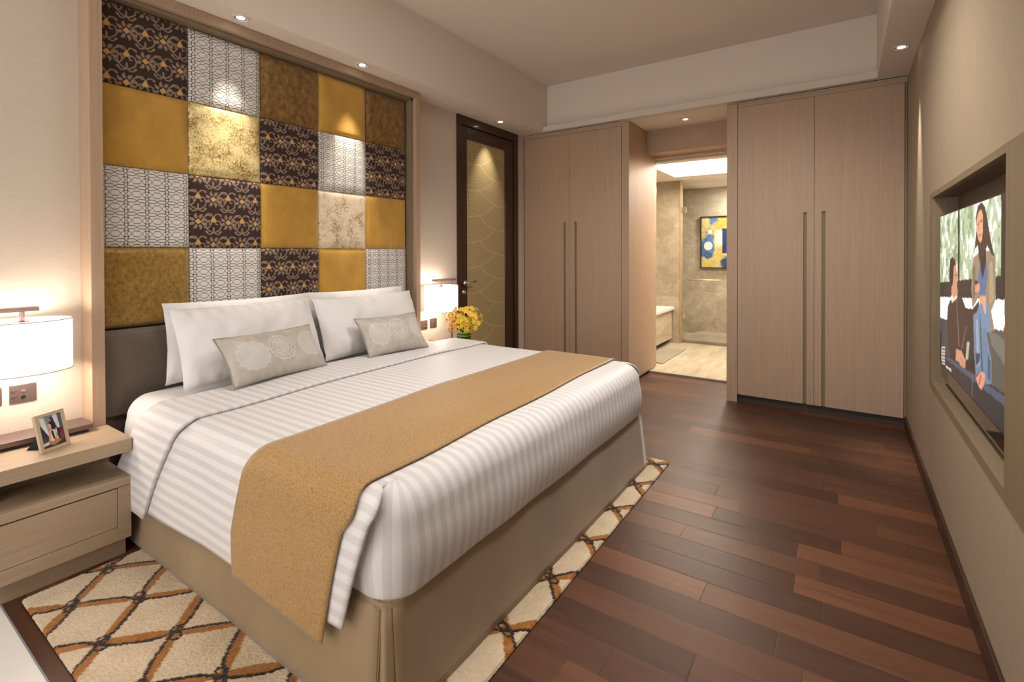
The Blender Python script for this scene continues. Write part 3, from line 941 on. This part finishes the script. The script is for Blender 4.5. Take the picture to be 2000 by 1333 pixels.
# ------------------------------------------------------------------ PILLOWS & CUSHIONS
def pillow_fn(a, b, t, pinch=.05, wr=.006, seed=0, px=2.2):
    def fn(u, v, side):
        p, q = 2 * u - 1, 2 * v - 1
        x = a * p * (1 - pinch * (1 - q * q) * abs(p) ** 3)
        y = b * q * (1 - pinch * 1.3 * (1 - p * p) * abs(q) ** 3)
        e = max(0, (1 - abs(p) ** px)) ** .5 * max(0, (1 - abs(q) ** px)) ** .5
        n = mnoise.noise(Vector((x * 5 + seed, y * 5, side))) * .5 + mnoise.noise(Vector((x * 14 + seed, y * 14, side * 3))) * .22
        z = side * (t * e + wr * n * min(1, e * 3) * 3.4)
        ed = max(abs(p), abs(q))
        z += side * wr * .7 * math.sin(p * 34 + seed + q * 4) * max(0, 1 - abs(abs(q) - .82) / .2) * .6
        z += .004 * mnoise.noise(Vector((p * 4, q * 4, seed))) * (ed > .98)
        return x, y, z
    return fn
def make_pillow(name, bl, br, lean, a_h, t, mat, parent=None, seed=0, nu=54, nv=34, cvf=None, pinch=.05, wr=.006, px=2.2, top_shift=0.):
    """bl, br: bottom corners (x, y, z) seen from the room; lean: horizontal distance the top goes back"""
    bl, br = Vector(bl), Vector(br)
    wdir = (br - bl); W = wdir.length; wdir.normalize()
    back = Vector((0, 0, 1)).cross(wdir).normalized()          # towards the headboard (-x)
    if back.x > 0: back = -back
    up = (Vector((0, 0, 1)) * math.sqrt(max(0, a_h ** 2 - lean ** 2)) + back * lean + wdir * top_shift).normalized()
    nrm = -back.lerp(up, 0)
    nrm = wdir.cross(up).normalized()
    if nrm.x < 0: nrm = -nrm
    c = (bl + br) / 2 + up * a_h / 2
    fn = pillow_fn(W / 2, a_h / 2, t, pinch, wr, seed, px)
    mb = MB()
    cols = []
    for side in (1, -1):
        def g(u, v, side=side):
            x, y, z = fn(u, 1 - v, side)
            return c + wdir * x + up * y + nrm * z
        if cvf is not None and side == 1:
            mb.grid(g, cvf.w - 1, cvf.h - 1); cols.append(cvf.cols())
        else:
            mb.grid(g, nu, nv)
            if cvf is not None: cols.append(np.tile(cvf.cols()[:1], ((nu + 1) * (nv + 1), 1)))
    if cvf is not None: mb.col = np.concatenate(cols)
    edge = []
    for k in range(160):
        s = k / 160 * 4
        i, f = int(s), s - int(s)
        u, v = [(f, 0), (1, f), (1 - f, 1), (0, 1 - f)][i]
        x, y, z = fn(u, 1 - v, 1)
        edge.append(c + wdir * x + up * y)
    return mb, edge
PW = .86
pil = [('white pillow at the back left against the grey headboard pad', (-2.905, 1.10, .674), (-2.905, 1.96, .674), .035, .425, .065, 1),
       ('white pillow at the back right, its corner showing above the front one', (-2.905, 1.93, .674), (-2.905, 2.78, .674), .035, .425, .065, 5),
       ('white striped pillow at the front left, behind the left silver cushion', (-2.66, 1.085, .684), (-2.70, 1.90, .684), .15, .42, .095, 9),
       ('white striped pillow at the front right, behind the right silver cushion', (-2.67, 1.885, .684), (-2.67, 2.74, .684), .15, .41, .095, 14)]
for k, (lb, bl, br, ln_, hh, tt, sd) in enumerate(pil):
    mb, ed = make_pillow('pillow', bl, br, ln_, hh, tt, None, seed=sd, pinch=.04, wr=.010)
    tag(mb.build('pillow', M['cotton'], smooth=True), lb, 'pillow', 'white bed pillows')

def cushion_cv(seed):
    cv = Cv(190, 100, '#b3aaa0')
    cv.a += cv.nz(.03, 9, seed)[..., None] + cv.nz(.015, 1, seed + 3)[..., None]
    A = 1.95
    def med(cx, cy, R, style):
        dx, dy = (cv.x - cx) * A, cv.y - cy
        r = np.hypot(dx, dy) / R; th = np.arctan2(dy, dx)
        if style == 0:
            edge = .93 + .13 * np.abs(np.sin(th * 6.5))
            cv.put((r < edge) * .55, '#c9c8c3')
            for rr in (.3, .5, .66, .82): cv.put((np.abs(r - rr - .05 * np.sin(th * 13)) < .03) * .8, '#b0aca6')
            cv.put((np.abs(r - edge) < .03) * .6, '#ccccca')
        else:
            pat = (np.abs(r - .45 - .06 * np.sin(th * 10)) < .04) | (np.abs(r - .68 - .05 * np.sin(th * 10 + 1.5)) < .035) | (np.abs(r - .92 - .06 * np.abs(np.sin(th * 8))) < .035) | ((r < .95) & (r > .5) & (np.abs(np.sin(th * 8)) < .12))
            cv.put(pat * .75, '#d6d2cc')
            cv.put((r < .42) * .35, '#c8c4bf')
    med(.22, .50, .28, 0); med(.52, .44, .27, 1); med(.86, .45, .27, 0)
    return cv
cm = attr_mat('silver_damask_satin', .45, sheen=.3, spec=.5)
for k, (lb, bl, br, ln_, tsh, hh) in enumerate([('silver-grey medallion cushion leaning on the left pillows', (-2.462, 1.225, .697), (-2.518, 1.785, .697), .12, -.03, .265),
                                  ('silver-grey medallion cushion leaning on the right pillows', (-2.482, 2.065, .697), (-2.430, 2.540, .697), .12, -.03, .265)]):
    cu, ed = make_pillow('cushion', bl, br, ln_, hh, .065, cm, seed=30 + k * 7, nu=50, nv=30, cvf=cushion_cv(k), pinch=.06, wr=.005, px=2.6, top_shift=tsh)
    co = tag(cu.build('cushion', cm, smooth=True), lb, 'cushion', 'silver medallion cushions')
    pb = MB().tube(ed, .0045, 6, closed=True)
    pb.build('piping', flat('grey_piping', '#8f887c', .5), co, smooth=True)

# ------------------------------------------------------------------ RUG
RX0, RX1, RY0, RY1 = -2.652, -.925, .505, 3.178
def rug():
    w_, h_ = 346, 536
    cv = Cv(w_, h_, '#c8b498')
    # x: left->right = RX0..RX1 ; y(top->bottom) = RY1..RY0
    X = RX0 + cv.x * (RX1 - RX0); Y = RY1 - cv.y * (RY1 - RY0)
    cv.a += cv.nz(.035, 14, 1)[..., None]
    st = cv.nz(.05, 1, 2)
    st2 = np.repeat(rng.random((1, w_)), h_, 0) * 0
    cv.a += (st * .8)[..., None]
    xn = (X + 2.6) / .32; yn = (Y - .771) / .331
    D = .2300
    n1 = np.sin(X * 23 + 1.3 * np.sin(Y * 17)) + .6 * np.sin(Y * 41 + X * 13)
    n2 = np.sin(Y * 19 + 1.7 * np.sin(X * 15 + 1)) + .6 * np.sin(X * 37 - Y * 11)
    hf = rng.random((h_, w_)) * .004 - .002
    dark = np.zeros(X.shape, bool); och = np.zeros(X.shape, bool)
    for sg_, n_ in ((1, n1), (-1, n2)):
        a = xn + sg_ * yn
        idx = np.round(a)
        d = (a - idx) * D
        al = (xn - sg_ * yn)
        ph = PI * al
        oc = .003 * n_ * .6
        wd = .0125 + .006 * np.abs(np.sin(ph)) * (1 + .4 * np.sin(idx * 3.1 + np.floor(al) * 1.7)) + .0008 * n_
        och |= np.abs(d - oc + hf) < wd
        dk = oc + wd * .92 * np.tanh(3.2 * np.sin(ph + .35)) * np.where(np.sin(idx * 5.3) > 0, 1, -1)
        dark |= np.abs(d - dk + hf) < .0060
    fx, fy = xn - np.floor(xn + .5), yn - np.floor(yn + .5)
    fx2, fy2 = xn - .5 - np.floor(xn), yn - .5 - np.floor(yn)
    ring = np.zeros(X.shape, bool)
    for ux, uy in ((fx, fy), (fx2, fy2)):
        px_, py_ = ux * .32, uy * .331
        for off in (-.017, .017):
            r = np.hypot((px_ - off) * 1.0, (py_ + off * .5) * 1.25)
            ring |= np.abs(r - .019 + hf * 1.5) < .0055
    cv.put(och * 1., '#9a6226')
    cv.a += (och * cv.nz(.05, 2, 9))[..., None]
    cv.put((dark | ring) * 1., '#241c1c')
    low = (dark | ring)
    mb = MB()
    zz = .012 + rng.random((h_, w_)) * .0022 - low * .002
    e = np.minimum(np.minimum(cv.x, 1 - cv.x) * (RX1 - RX0), np.minimum(cv.y, 1 - cv.y) * (RY1 - RY0))
    zz = np.where(e < .006, .001 + e * 1.7, zz)
    jx = rng.random((h_, w_)) * .002 - .001
    for j in range(h_):
        for i in range(w_):
            mb.v.append((float(X[j, i] + jx[j, i]), float(Y[j, i] + jx[j, i]), float(zz[j, i])))
    for j in range(h_ - 1):
        for i in range(w_ - 1):
            a = j * w_ + i
            mb.f.append((a + w_, a + w_ + 1, a + 1, a))
    mb.col = cv.cols()
    return mb
rg = rug().build('rug', attr_mat('tufted_wool', .95, sheen=.3, spec=.1), org=(-1.8, 1.84, 0))
tag(rg, 'beige tufted rug with ochre and black diamond lattice under the bed', 'rug')

# ------------------------------------------------------------------ NIGHTSTANDS
def nightstand(ya, yb, label):
    t = thing('nightstand', (-2.87, (ya + yb) / 2, 0), label, 'nightstand', 'nightstands beside the bed')
    return t
nsl = thing('nightstand', (-2.87, .64, 0), 'pale oak nightstand with open shelf and drawer, left of the bed, photo frame on top', 'nightstand')
def ns_parts(t, ya, yb, notch_lo, notch_hi):
    b = MB().prism([(XL, ya if not notch_lo else notch_lo), (-2.944, ya if not notch_lo else notch_lo), (-2.944, ya), (-2.643, ya), (-2.643, yb), (-2.944, yb), (-2.944, yb if not notch_hi else notch_hi), (XL, yb if not notch_hi else notch_hi)], .474, .533)
    b.build('tabletop', M['oak_y'], t, bevel=.002)
    i0, i1 = ya + .03, yb - .03
    xb = -2.944 if (notch_lo or notch_hi) else XL
    MB().box(xb, -2.66, ya, yb, .322, .360).build('shelf', M['oak_y'], t, bevel=.002)
    MB().box(xb, xb + .02, ya, yb, .360, .474).box(xb + .02, -2.80, ya + .06 if not notch_hi else ya, ya + .075, .36, .474).build('back_panel', M['oak_dk'], t)
    c = MB().box(xb, -2.66, ya, ya + .02, .085, .320).box(xb, -2.66, yb - .047, yb, .085, .320).box(xb, -2.66, ya + .02, yb - .047, .085, .143)
    c.build('cabinet', M['oak_y'], t, bevel=.001)
    box(xb, -2.664, ya + .022, yb - .049, .145, .316).build('drawer_front', M['oak_y'], t, bevel=.001)
    box(xb, -2.70, ya, yb - .01, 0, .085).build('plinth', M['oak_y'], t)
ns_parts(nsl, .38, .870, None, .812)
nsr = thing('nightstand', (-2.87, 3.26, 0), 'pale oak nightstand right of the bed, holding the vase of yellow flowers', 'nightstand')
ns_parts(nsr, 3.068, 3.455, None, None)

# ------------------------------------------------------------------ LAMPS
def shade_mat():
    t = NT('white_lampshade')
    t.set(base='#fffaf2', rough=.8, em=(1, .93, .86, 1), es=1.05)
    t.set(tr=0.)
    return t.m
SHM = shade_mat()
def lamp(yc, ypost, y0, y1, label):
    sgn = 1 if ypost > yc else -1
    xc = -2.935
    t = thing('table_lamp', (xc, (y0 + y1) / 2, .533), label, 'table lamp')
    MB().box(-3.04, -2.886, y0, y1, .5485, .570).build('base', M['bronze'], t, bevel=.0015)
    MB().box(-3.03, -2.90, y0 + .01, y1 - .012, .533, .5485).build('base_foot', M['plinth'], t)
    MB().box(-2.99, -2.975, ypost - .006, ypost + .006, .570, 1.125).build('post', M['bronze'], t, bevel=.001)
    ye = yc - sgn * .055
    a, c = min(ye, ypost), max(ye, ypost)
    MB().box(-2.992, -2.93, a, c, 1.107, 1.125).build('arm', M['bronze'], t, bevel=.001)
    MB().tube([(xc, yc, 1.05), (xc, yc, 1.108)], .009, 12).lathe([(.028, 0), (.028, .004)], (xc, yc, 1.062), 18).build('hanger', M['bronze'], t, smooth=False)
    sh = MB()
    n = 56
    rx, ry = .132, .165
    sh.lathe([(1, .848 - 0), (1, .9), (1, 1.0), (1, 1.071)], (xc, yc, 0), n, sx=rx, sy=ry, capb=False, capt=False)
    so = sh.build('shade', SHM, t, smooth=True, solid=.003)
    for z in (.849, 1.070):
        rim = MB().tube([(xc + rx * math.cos(2 * PI * k / n), yc + ry * math.sin(2 * PI * k / n), z) for k in range(n)], .0022, 6, closed=True)
        rim.build('rim', flat('shade_binding', '#b8a890', .7), so, smooth=True)
    bl = MB().lathe([(.004, -.03), (.022, -.02), (.028, 0), (.02, .02), (.008, .035)], (xc, yc, .97), 16)
    bl.build('bulb', NT('bulb_glow').set(base='#ffffff', em=(1, .9, .76, 1), es=6.).m, t, smooth=True)
    light('lamp_bulb', 'POINT', (xc, yc, 1.02), 2.7, (1, .88, .76), parent=t, shadow_soft_size=.05)
    light('lamp_bulb', 'POINT', (xc, yc, .885), 2.7, (1, .88, .76), parent=t, shadow_soft_size=.05)
    return t
lamp(.575, .40, .39, .80, 'table lamp with white oval drum shade on the left nightstand')
lamp(3.235, 3.43, 3.10, 3.448, 'table lamp with white oval drum shade on the right nightstand behind the flowers')

# switch plates
def plate(y0, y1, z0, z1, kind, label):
    t = thing('switch_plate', (XL, (y0 + y1) / 2, z0), label, 'wall switch', 'metal plates beside the bed')
    x = XL + .008
    MB().box(XL, x, y0, y1, z0, z1).build('plate', M['bronze'], t, bevel=.0015)
    yc = (y0 + y1) / 2 + (.0 if kind else 0)
    for z in (z0 + .62 * (z1 - z0), z0 + .30 * (z1 - z0)):
        MB().tube([(x - .001, yc, z), (x + .003, yc, z)], .0085, 16).build('button', M['chrome'], t, smooth=False)
        if kind:
            b = MB()
            for dy, ln in ((0, .022), (.001, .014)):
                b.box(x, x + .0004, yc - .041 + dy, yc - .041 + dy + ln, z + (.001 if ln > .02 else -.004), z + (.003 if ln > .02 else -.002))
            b.build('engraving', M['black'], t)
plate(.562, .651, .684, .766, 1, 'metal switch plate with two chrome buttons above the left nightstand')
plate(.455, .539, .684, .766, 0, 'metal plate cut by the left picture edge under the lamp shade')
plate(3.145, 3.224, .679, .759, 0, 'metal switch plate by the right lamp, half behind the headboard frame')
plate(3.257, 3.344, .680, .764, 0, 'metal switch plate by the right lamp, next to the flowers')
tag(MB().tube([(-3.05, 3.10, .5735), (-3.02, 3.13, .5735), (-2.99, 3.15, .60), (-2.97, 3.18, .575), (-2.95, 3.21, .5735), (-2.96, 3.30, .5735)], .0022, 6).build('lamp_cord', M['dark'], smooth=True),
    'thin dark cord lying on the right lamp base', 'cord')

# ------------------------------------------------------------------ PHOTO FRAME
pf_o = Vector((-2.73, .59, .5335)); wd_ = Vector((-.049, .101, 0)).normalized()
nb = Vector((wd_.y, -wd_.x, 0)); tilt = math.radians(14)
upv = (Vector((0, 0, 1)) * math.cos(tilt) - nb * math.sin(tilt)).normalized(); nf = wd_.cross(upv).normalized()
if nf.x < 0: nf = -nf
def fm(mb, u0, u1, v0, v1, d0, d1):
    b = len(mb.v)
    for d in (d0, d1):
        for u, v in ((u0, v0), (u1, v0), (u1, v1), (u0, v1)):
            mb.v.append(tuple(pf_o + wd_ * u + upv * v + nf * d))
    mb.f += [tuple(b + i for i in q) for q in ((0, 3, 2, 1), (4, 5, 6, 7), (0, 1, 5, 4), (1, 2, 6, 5), (2, 3, 7, 6), (3, 0, 4, 7))]
FW, FH = .116, .158
pft = thing('photo_frame', tuple(pf_o), 'small wooden photo frame of a seated woman on the left nightstand', 'photo frame')
mb = MB()
fm(mb, 0, .014, 0, FH, -.012, 0); fm(mb, FW - .014, FW, 0, FH, -.012, 0); fm(mb, .014, FW - .014, 0, .014, -.012, 0); fm(mb, .014, FW - .014, FH - .014, FH, -.012, 0)
mb.build('frame', flat('champagne_frame', '#c2ad8e', .4), pft, bevel=.001)
mb = MB(); fm(mb, .003, FW - .003, .003, FH - .003, -.016, -.011); mb.build('backing', M['blackmat'], pft)
mb = MB()
b0 = pf_o + wd_ * FW * .5 + upv * FH * .62 - nf * .016
foot = pf_o + wd_ * FW * .38 - nb * .105 + Vector((0, 0, .0))
for q in (-.022, .022):
    mb.v += [tuple(b0 + wd_ * q * .6), tuple(foot + wd_ * q), tuple(pf_o + wd_ * (FW * .5 + q) + upv * .01 - nf * .016)]
mb.f += [(0, 1, 2), (3, 5, 4), (0, 3, 4, 1), (1, 4, 5, 2), (0, 2, 5, 3)]
mb.build('easel_leg', M['blackmat'], pft)
cv = Cv(96, 140, '#8f9aa8')
P_ = cv.poly
P_([(0, 0), (.5, 0), (.42, 1), (0, 1)], '#9fb0b4'); P_([(.05, .0), (.22, 0), (.38, .7), (.3, .75), (.1, .3)], '#dfe6e6')
P_([(.3, 0), (.66, 0), (.72, .6), (.36, .5)], '#7f8a9c'); P_([(.62, 0), (.82, 0), (.86, .65), (.66, .6)], '#d6dade'); P_([(.82, 0), (1, 0), (1, 1), (.9, .8)], '#4d5a6e')
P_([(0, .3), (.08, .28), (.42, .8), (.3, 1), (0, 1)], '#2b3040'); P_([(.5, .05), (.62, .08), (.74, .45), (.6, .45)], '#2e3542')
P_([(.78, .48), (.98, .45), (1, 1), (.8, .95)], '#7d1f2e'); P_([(.7, .45), (.84, .47), (.8, .85), (.7, .8)], '#23232c')
cv.ell(.5, .33, .12, .13, '#1a1414'); P_([(.5, .22), (.64, .3), (.66, .5), (.54, .5)], '#1a1414'); cv.ell(.43, .35, .075, .09, '#cfa389')
P_([(.36, .48), (.62, .48), (.72, .82), (.34, .85)], '#e6dcd6'); P_([(.44, .5), (.54, .5), (.58, .8), (.5, .8)], '#191a22')
P_([(.34, .5), (.42, .46), (.46, .52), (.36, .85), (.3, .8)], '#d6a78c'); P_([(.62, .55), (.68, .6), (.66, .86), (.58, .82)], '#cf9f84'); cv.ell(.47, .47, .07, .035, '#cfa389')
P_([(.02, .84), (.3, .8), (.3, .9), (.04, .92)], '#d9d4d0')
cv.ell(.52, .86, .26, .075, '#b9772c'); P_([(.0, .93), (.2, .9), (.5, .95), (.95, .85), (1, 1), (0, 1)], '#15161c'); P_([(.4, .79), (.52, .77), (.53, .82), (.42, .84)], '#efe9e2')
cv.a += cv.nz(.03, 2, 4)[..., None]
cvgrid(cv, lambda u, v: pf_o + wd_ * (.013 + u * (FW - .026)) + upv * (FH - .013 - v * (FH - .026)) + nf * (-.004)).build('photograph', attr_mat('printed_photo', .25, coat=.4), pft)

# ------------------------------------------------------------------ VASE + FLOWERS
VX, VY = -2.70, 3.262
vs = thing('vase', (VX, VY, .533), 'clear glass cylinder vase lined with a green leaf on the right nightstand', 'vase')
MB().lathe([(.001, .0005), (.056, .0005), (.058, .004), (.058, .168)], (VX, VY, .533), 32, capb=False, capt=False).build('glass_body', M['glass'], vs, smooth=True)
t = NT('banded_leaf')
wv_ = t.n('ShaderNodeTexWave', {'Vector': t.pos((1, .5, 1.2), (0, 0, 0)), 'Scale': 9., 'Distortion': 3., 'Detail': 1.}, wave_type='BANDS', bands_direction='Z').outputs['Fac']
t.set(base=t.ramp(wv_, [(.35, '#2c5a22'), (.6, '#468a2c'), (.85, '#a2cc55')]), rough=.4)
MB().lathe([(.054, .006), (.054, .160)], (VX, VY, .533), 32, capt=False).build('leaf_lining', t.m, vs, smooth=True)
fl = thing('flower_bouquet', (VX, VY, .69), 'round bouquet of yellow and orange orchid blossoms standing in the vase', 'flowers')
mb = MB()
for k in range(14):
    a = k * 2.4; r = .02 + .03 * (k % 3) / 2
    mb.tube([(VX + .01 * math.cos(a), VY + .01 * math.sin(a), .56), (VX + r * math.cos(a), VY + r * math.sin(a), .70), (VX + 1.9 * r * math.cos(a), VY + 1.9 * r * math.sin(a), .78)], .003, 5)
mb.build('stems', flat('stem_green', '#4c6a2a', .6), fl)
def blossom(mat, nm):
    mb = MB()
    for k in range(6):
        a = k * PI / 3
        r1, r2, wdt = .0, .027, .0075
        def fn(u, v, a=a):
            r = r2 * v; w2 = wdt * math.sin(PI * min(1, v * .9 + .08)) ** .7 * (2 * u - 1)
            zz = .010 * math.sin(v * 2.6) - .4 * abs(w2)
            return (r * math.cos(a) - w2 * math.sin(a), r * math.sin(a) + w2 * math.cos(a), zz)
        mb.grid(fn, 2, 5)
    mb.tube([(0, 0, -.006), (0, 0, .012)], [.004, .0065], 6)
    return mb.mesh(nm, mat, (0, 0, 0), True)
fm_ = [blossom(flat('petal_yellow', '#f2c83c', .5, sheen=.2), 'blossom'), blossom(flat('petal_orange', '#f0a63a', .5, sheen=.2), 'blossom'), blossom(flat('petal_lemon', '#e6cc4a', .5, sheen=.2), 'blossom')]
nb_ = 84
for k in range(nb_):
    th = k * 2.39996; ph = math.acos(1 - 1.62 * (k + .5) / nb_)
    rr = .085 + random.uniform(-.02, .03)
    d = Vector((math.sin(ph) * math.cos(th), math.sin(ph) * math.sin(th), math.cos(ph)))
    p = Vector((VX, VY, .772)) + Vector((d.x * rr * 1.32, d.y * rr * 1.32, d.z * rr * 1.25))
    o = bpy.data.objects.new('blossom', fm_[(1 if d.x * .83 + d.y * .56 < -.35 and random.random() < .7 else (2 if random.random() < .35 else 0))])
    COL.objects.link(o)
    o.parent = fl
    o.location = p - ORG[fl.name]
    o.rotation_euler = (d + Vector([random.uniform(-.35, .35) for _ in range(3)])).to_track_quat('Z', 'Y').to_euler()
    s = random.uniform(.85, 1.2); o.scale = (s, s, s)

# ------------------------------------------------------------------ TELEVISION and its recess
NY0, NY1, NZ0, NZ1 = 2.01, 3.483, .655, 1.648
nt_ = thing('television_recess', (XR + .05, 2.7, .62), 'taupe wood-lined recess in the right wall around the television', 'wall recess')
b = MB().box(XR - .006, XR + .11, NY1, 3.562, .62, 1.675).box(XR - .006, XR + .11, NY0 - .03, NY1, NZ1, 1.675).box(XR - .006, XR + .11, NY0 - .03, NY1, .62, NZ0)
b.box(XR - .006, XR + .11, NY0 - .03, NY0, .655, NZ1)
b.build('frame', M['oak_dk'], nt_)
box(XR - .006, XR + .11, .9, NY0 - .0305, .62, 1.675).build('side_panel', M['oak_dk'], nt_, bevel=.001)
box(XR + .10, XR + .11, NY0, NY1, NZ0, NZ1).build('back_panel', wood('recess_back', '#5e5044', '#6e5f50', 'y'), nt_)
tv = thing('television', (XR + .06, 2.76, .74), 'flat television in the right wall recess showing a couple on a sofa', 'television')
TX, TY0, TY1, TZ0, TZ1 = .420, 2.10, 3.43, .777, 1.542
MB().box(TX + .002, TX + .055, TY0 - .012, TY1 + .014, TZ0 - .01, TZ1 + .008).build('casing', M['black'], tv, bevel=.003)
MB().box(TX + .006, TX + .055, TY0, TY1, .70, TZ0 - .011).build('glossy_lower_strip', NT('glossy_brown').set(base='#3a2c22', rough=.08, coat=.6).m, tv)
box(TX + .056, XR + .0995, 2.5, 3.0, .95, 1.35).build('wall_bracket', M['black'], tv)
cv = Cv(260, 150, '#15161a')
def pv(l, c): cv.poly([(x, y * .75 / .765) for x, y in l], c)
pv([(0, -.01), (.915, -.01), (.917, .352), (.0, .47)], '#dfe8dc')
vv = cv.nz(.6, 10, 3) + cv.nz(.5, 4, 4)
mask = (cv.x < .915) & (cv.y < .47 - .12 * cv.x)
for x0_, x1_, k in ((.0, .37, 1.), (.39, .62, .75), (.74, .92, 1.)):
    mm = mask & (cv.x > x0_) & (cv.x < x1_) & (vv * k > -.12 - .1 * (x0_ == .74))
    cv.put(mm * .75, '#8fa482')
    cv.put((mm & (vv > .35)) * .6, '#5f7a50')
pv([(0.0, .464), (.917, .352), (.98, .34), (.982, .448), (.0, .56)], '#1b1b1d')
pv([(0, .515), (.99, .40), (.99, .404), (0, .519)], '#3a3a3c')
pv([(.913, -.01), (1.1, -.01), (1.1, .56), (.953, .567), (.951, .451), (.919, .456)], '#17171b')
pv([(.361, -.01), (.391, -.01), (.398, .428), (.368, .431)], '#161618')
pv([(0, .565), (.951, .451), (.953, .60), (0, .72)], '#f4f6f6')
pv([(.0, .71), (.185, .693), (.232, .925), (.0, .955)], '#3a4048'); pv([(.0, .80), (.04, .80), (.04, 1.03), (0, 1.03)], '#14161a')
pv([(.0, .955), (.156, .923), (1.1, .83), (1.1, 1.2), (.0, 1.2)], '#1c222c')
pv([(.154, .931), (1.0, .851), (1.0, .893), (.155, .957)], '#3f4c62')
pv([(.039, .905), (.122, .881), (.124, 1.001), (.041, 1.029)], '#c9c2ba')
for k in range(5): pv([(.041, .915 + k * .022), (.122, .895 + k * .022), (.122, .905 + k * .022), (.041, .925 + k * .022)], '#8f5a4c' if k % 2 else '#3a3e46')
pv([(.135, 1.0), (.253, .985), (.254, 1.003), (.136, 1.014)], '#c4bcc0')
pv([(.938, .585), (.959, .544), (1.0, .544), (1.0, .59)], '#a8203a')
pv([(.768, .628), (.859, .595), (1.0, .575), (1.0, .84), (.832, .856), (.83, .747), (.786, .699)], '#4c4c48')
pv([(.80, .62), (.9, .61), (.99, .64), (.99, .75), (.9, .70), (.83, .68)], '#66665f')
pv([(.604, .281), (.68, .251), (.722, .243), (.817, .243), (.861, .269), (.868, .461), (.821, .523), (.857, .6), (.814, .619), (.765, .476), (.684, .471), (.596, .545), (.577, .44)], '#857765')
pv([(.60, .33), (.63, .32), (.64, .46), (.60, .50)], '#6c5f50'); pv([(.80, .30), (.83, .29), (.85, .46), (.80, .50)], '#9a8b76')
pv([(.692, .309), (.771, .299), (.782, .351), (.755, .457), (.684, .463), (.667, .388)], '#4f648c')
pv([(.68, .241), (.761, .235), (.762, .303), (.724, .383), (.703, .343)], '#1e1c1e')
pv([(.703, .201), (.739, .195), (.745, .25), (.725, .28), (.713, .247)], '#b98a70')
pv([(.662, .013), (.709, .007), (.746, .032), (.773, .091), (.808, .183), (.841, .255), (.865, .268), (.826, .265), (.774, .219), (.749, .255), (.714, .293), (.68, .293), (.665, .216), (.625, .235), (.61, .267), (.625, .215), (.644, .137), (.632, .076)], '#33261f')
pv([(.668, .052), (.7, .037), (.722, .067), (.724, .143), (.712, .195), (.689, .207), (.664, .180), (.640, .136), (.645, .080)], '#c49478')
pv([(.655, .108), (.672, .104), (.672, .112), (.655, .115)], '#3a2a24'); pv([(.690, .094), (.712, .090), (.712, .098), (.690, .102)], '#3a2a24'); pv([(.672, .165), (.700, .160), (.698, .172), (.676, .174)], '#a4564c')
pv([(.672, .11), (.68, .108), (.682, .142), (.670, .146)], '#ad7c62')
pv([(.220, .559), (.356, .504), (.429, .5), (.498, .561), (.596, .549), (.684, .492), (.68, .556), (.61, .645), (.538, .656), (.527, .793), (.347, .829), (.252, .92), (.181, .868), (.16, .707), (.177, .604)], '#332523')
pv([(.34, .52), (.35, .52), (.40, .80), (.385, .80)], '#6e6460'); pv([(.50, .66), (.515, .66), (.45, .80), (.435, .80)], '#5e5450')
pv([(.525, .659), (.621, .647), (.623, .765), (.541, .859), (.476, .871), (.526, .724)], '#25272a'); pv([(.52, .74), (.56, .735), (.54, .83), (.50, .85)], '#a8a69c')
pv([(.236, .524), (.356, .504), (.356, .524), (.262, .569), (.242, .551)], '#d6d2cc')
pv([(.258, .336), (.33, .328), (.362, .412), (.355, .453), (.368, .503), (.294, .533), (.244, .508), (.259, .42)], '#bd8c6c')
pv([(.22, .296), (.266, .279), (.317, .299), (.328, .327), (.289, .341), (.285, .399), (.272, .45), (.25, .469), (.216, .469), (.198, .381)], '#15110f')
pv([(.325, .39), (.345, .387), (.345, .394), (.325, .397)], '#201612')
pv([(.685, .513), (.765, .476), (.812, .532), (.814, .619), (.767, .633), (.769, .756), (.623, .801), (.608, .579), (.653, .557)], '#66809c')
pv([(.62, .643), (.762, .611), (.83, .747), (.832, .852), (.766, .877), (.719, .832), (.644, .884), (.629, .796)], '#5f7892')
pv([(.64, .60), (.67, .59), (.70, .80), (.66, .84)], '#8298ae'); pv([(.69, .56), (.70, .56), (.735, .83), (.715, .83)], '#3a4c64'); pv([(.64, .77), (.70, .75), (.69, .80), (.65, .83)], '#2c3c54'); pv([(.79, .72), (.82, .76), (.82, .84), (.79, .84)], '#3c506c')
pv([(.684, .471), (.765, .46), (.766, .549), (.747, .544), (.726, .503), (.69, .508)], '#c9977a')
pv([(.629, .425), (.683, .403), (.694, .436), (.662, .456), (.629, .452)], '#bf8c70'); pv([(.617, .405), (.645, .392), (.672, .404), (.64, .42)], '#1c1c22')
pv([(.341, .832), (.437, .816), (.501, .853), (.502, .892), (.454, .908), (.369, .896), (.334, .907)], '#c08e72')
for k in range(3): pv([(.42 + k * .02, .86), (.425 + k * .02, .86), (.46 + k * .015, .90), (.455 + k * .015, .90)], '#8a5e48')
pv([(.707, .841), (.76, .827), (.755, .881), (.72, .923), (.689, .923), (.644, .895)], '#c9907a'); pv([(.70, .86), (.72, .855), (.70, .91), (.685, .91)], '#a8644e')
pv([(.60, .87), (.605, .87), (.60, 1.05), (.59, 1.05)], '#5c6474')
cv.a += cv.nz(.02, 2, 8)[..., None]
cvgrid(cv, lambda u, v: (TX, TY1 - u * (TY1 - TY0), TZ1 - v * (TZ1 - TZ0))).build('screen', attr_mat('lit_screen', .2, emit=.6), tv)

print('objects', len(bpy.data.objects))
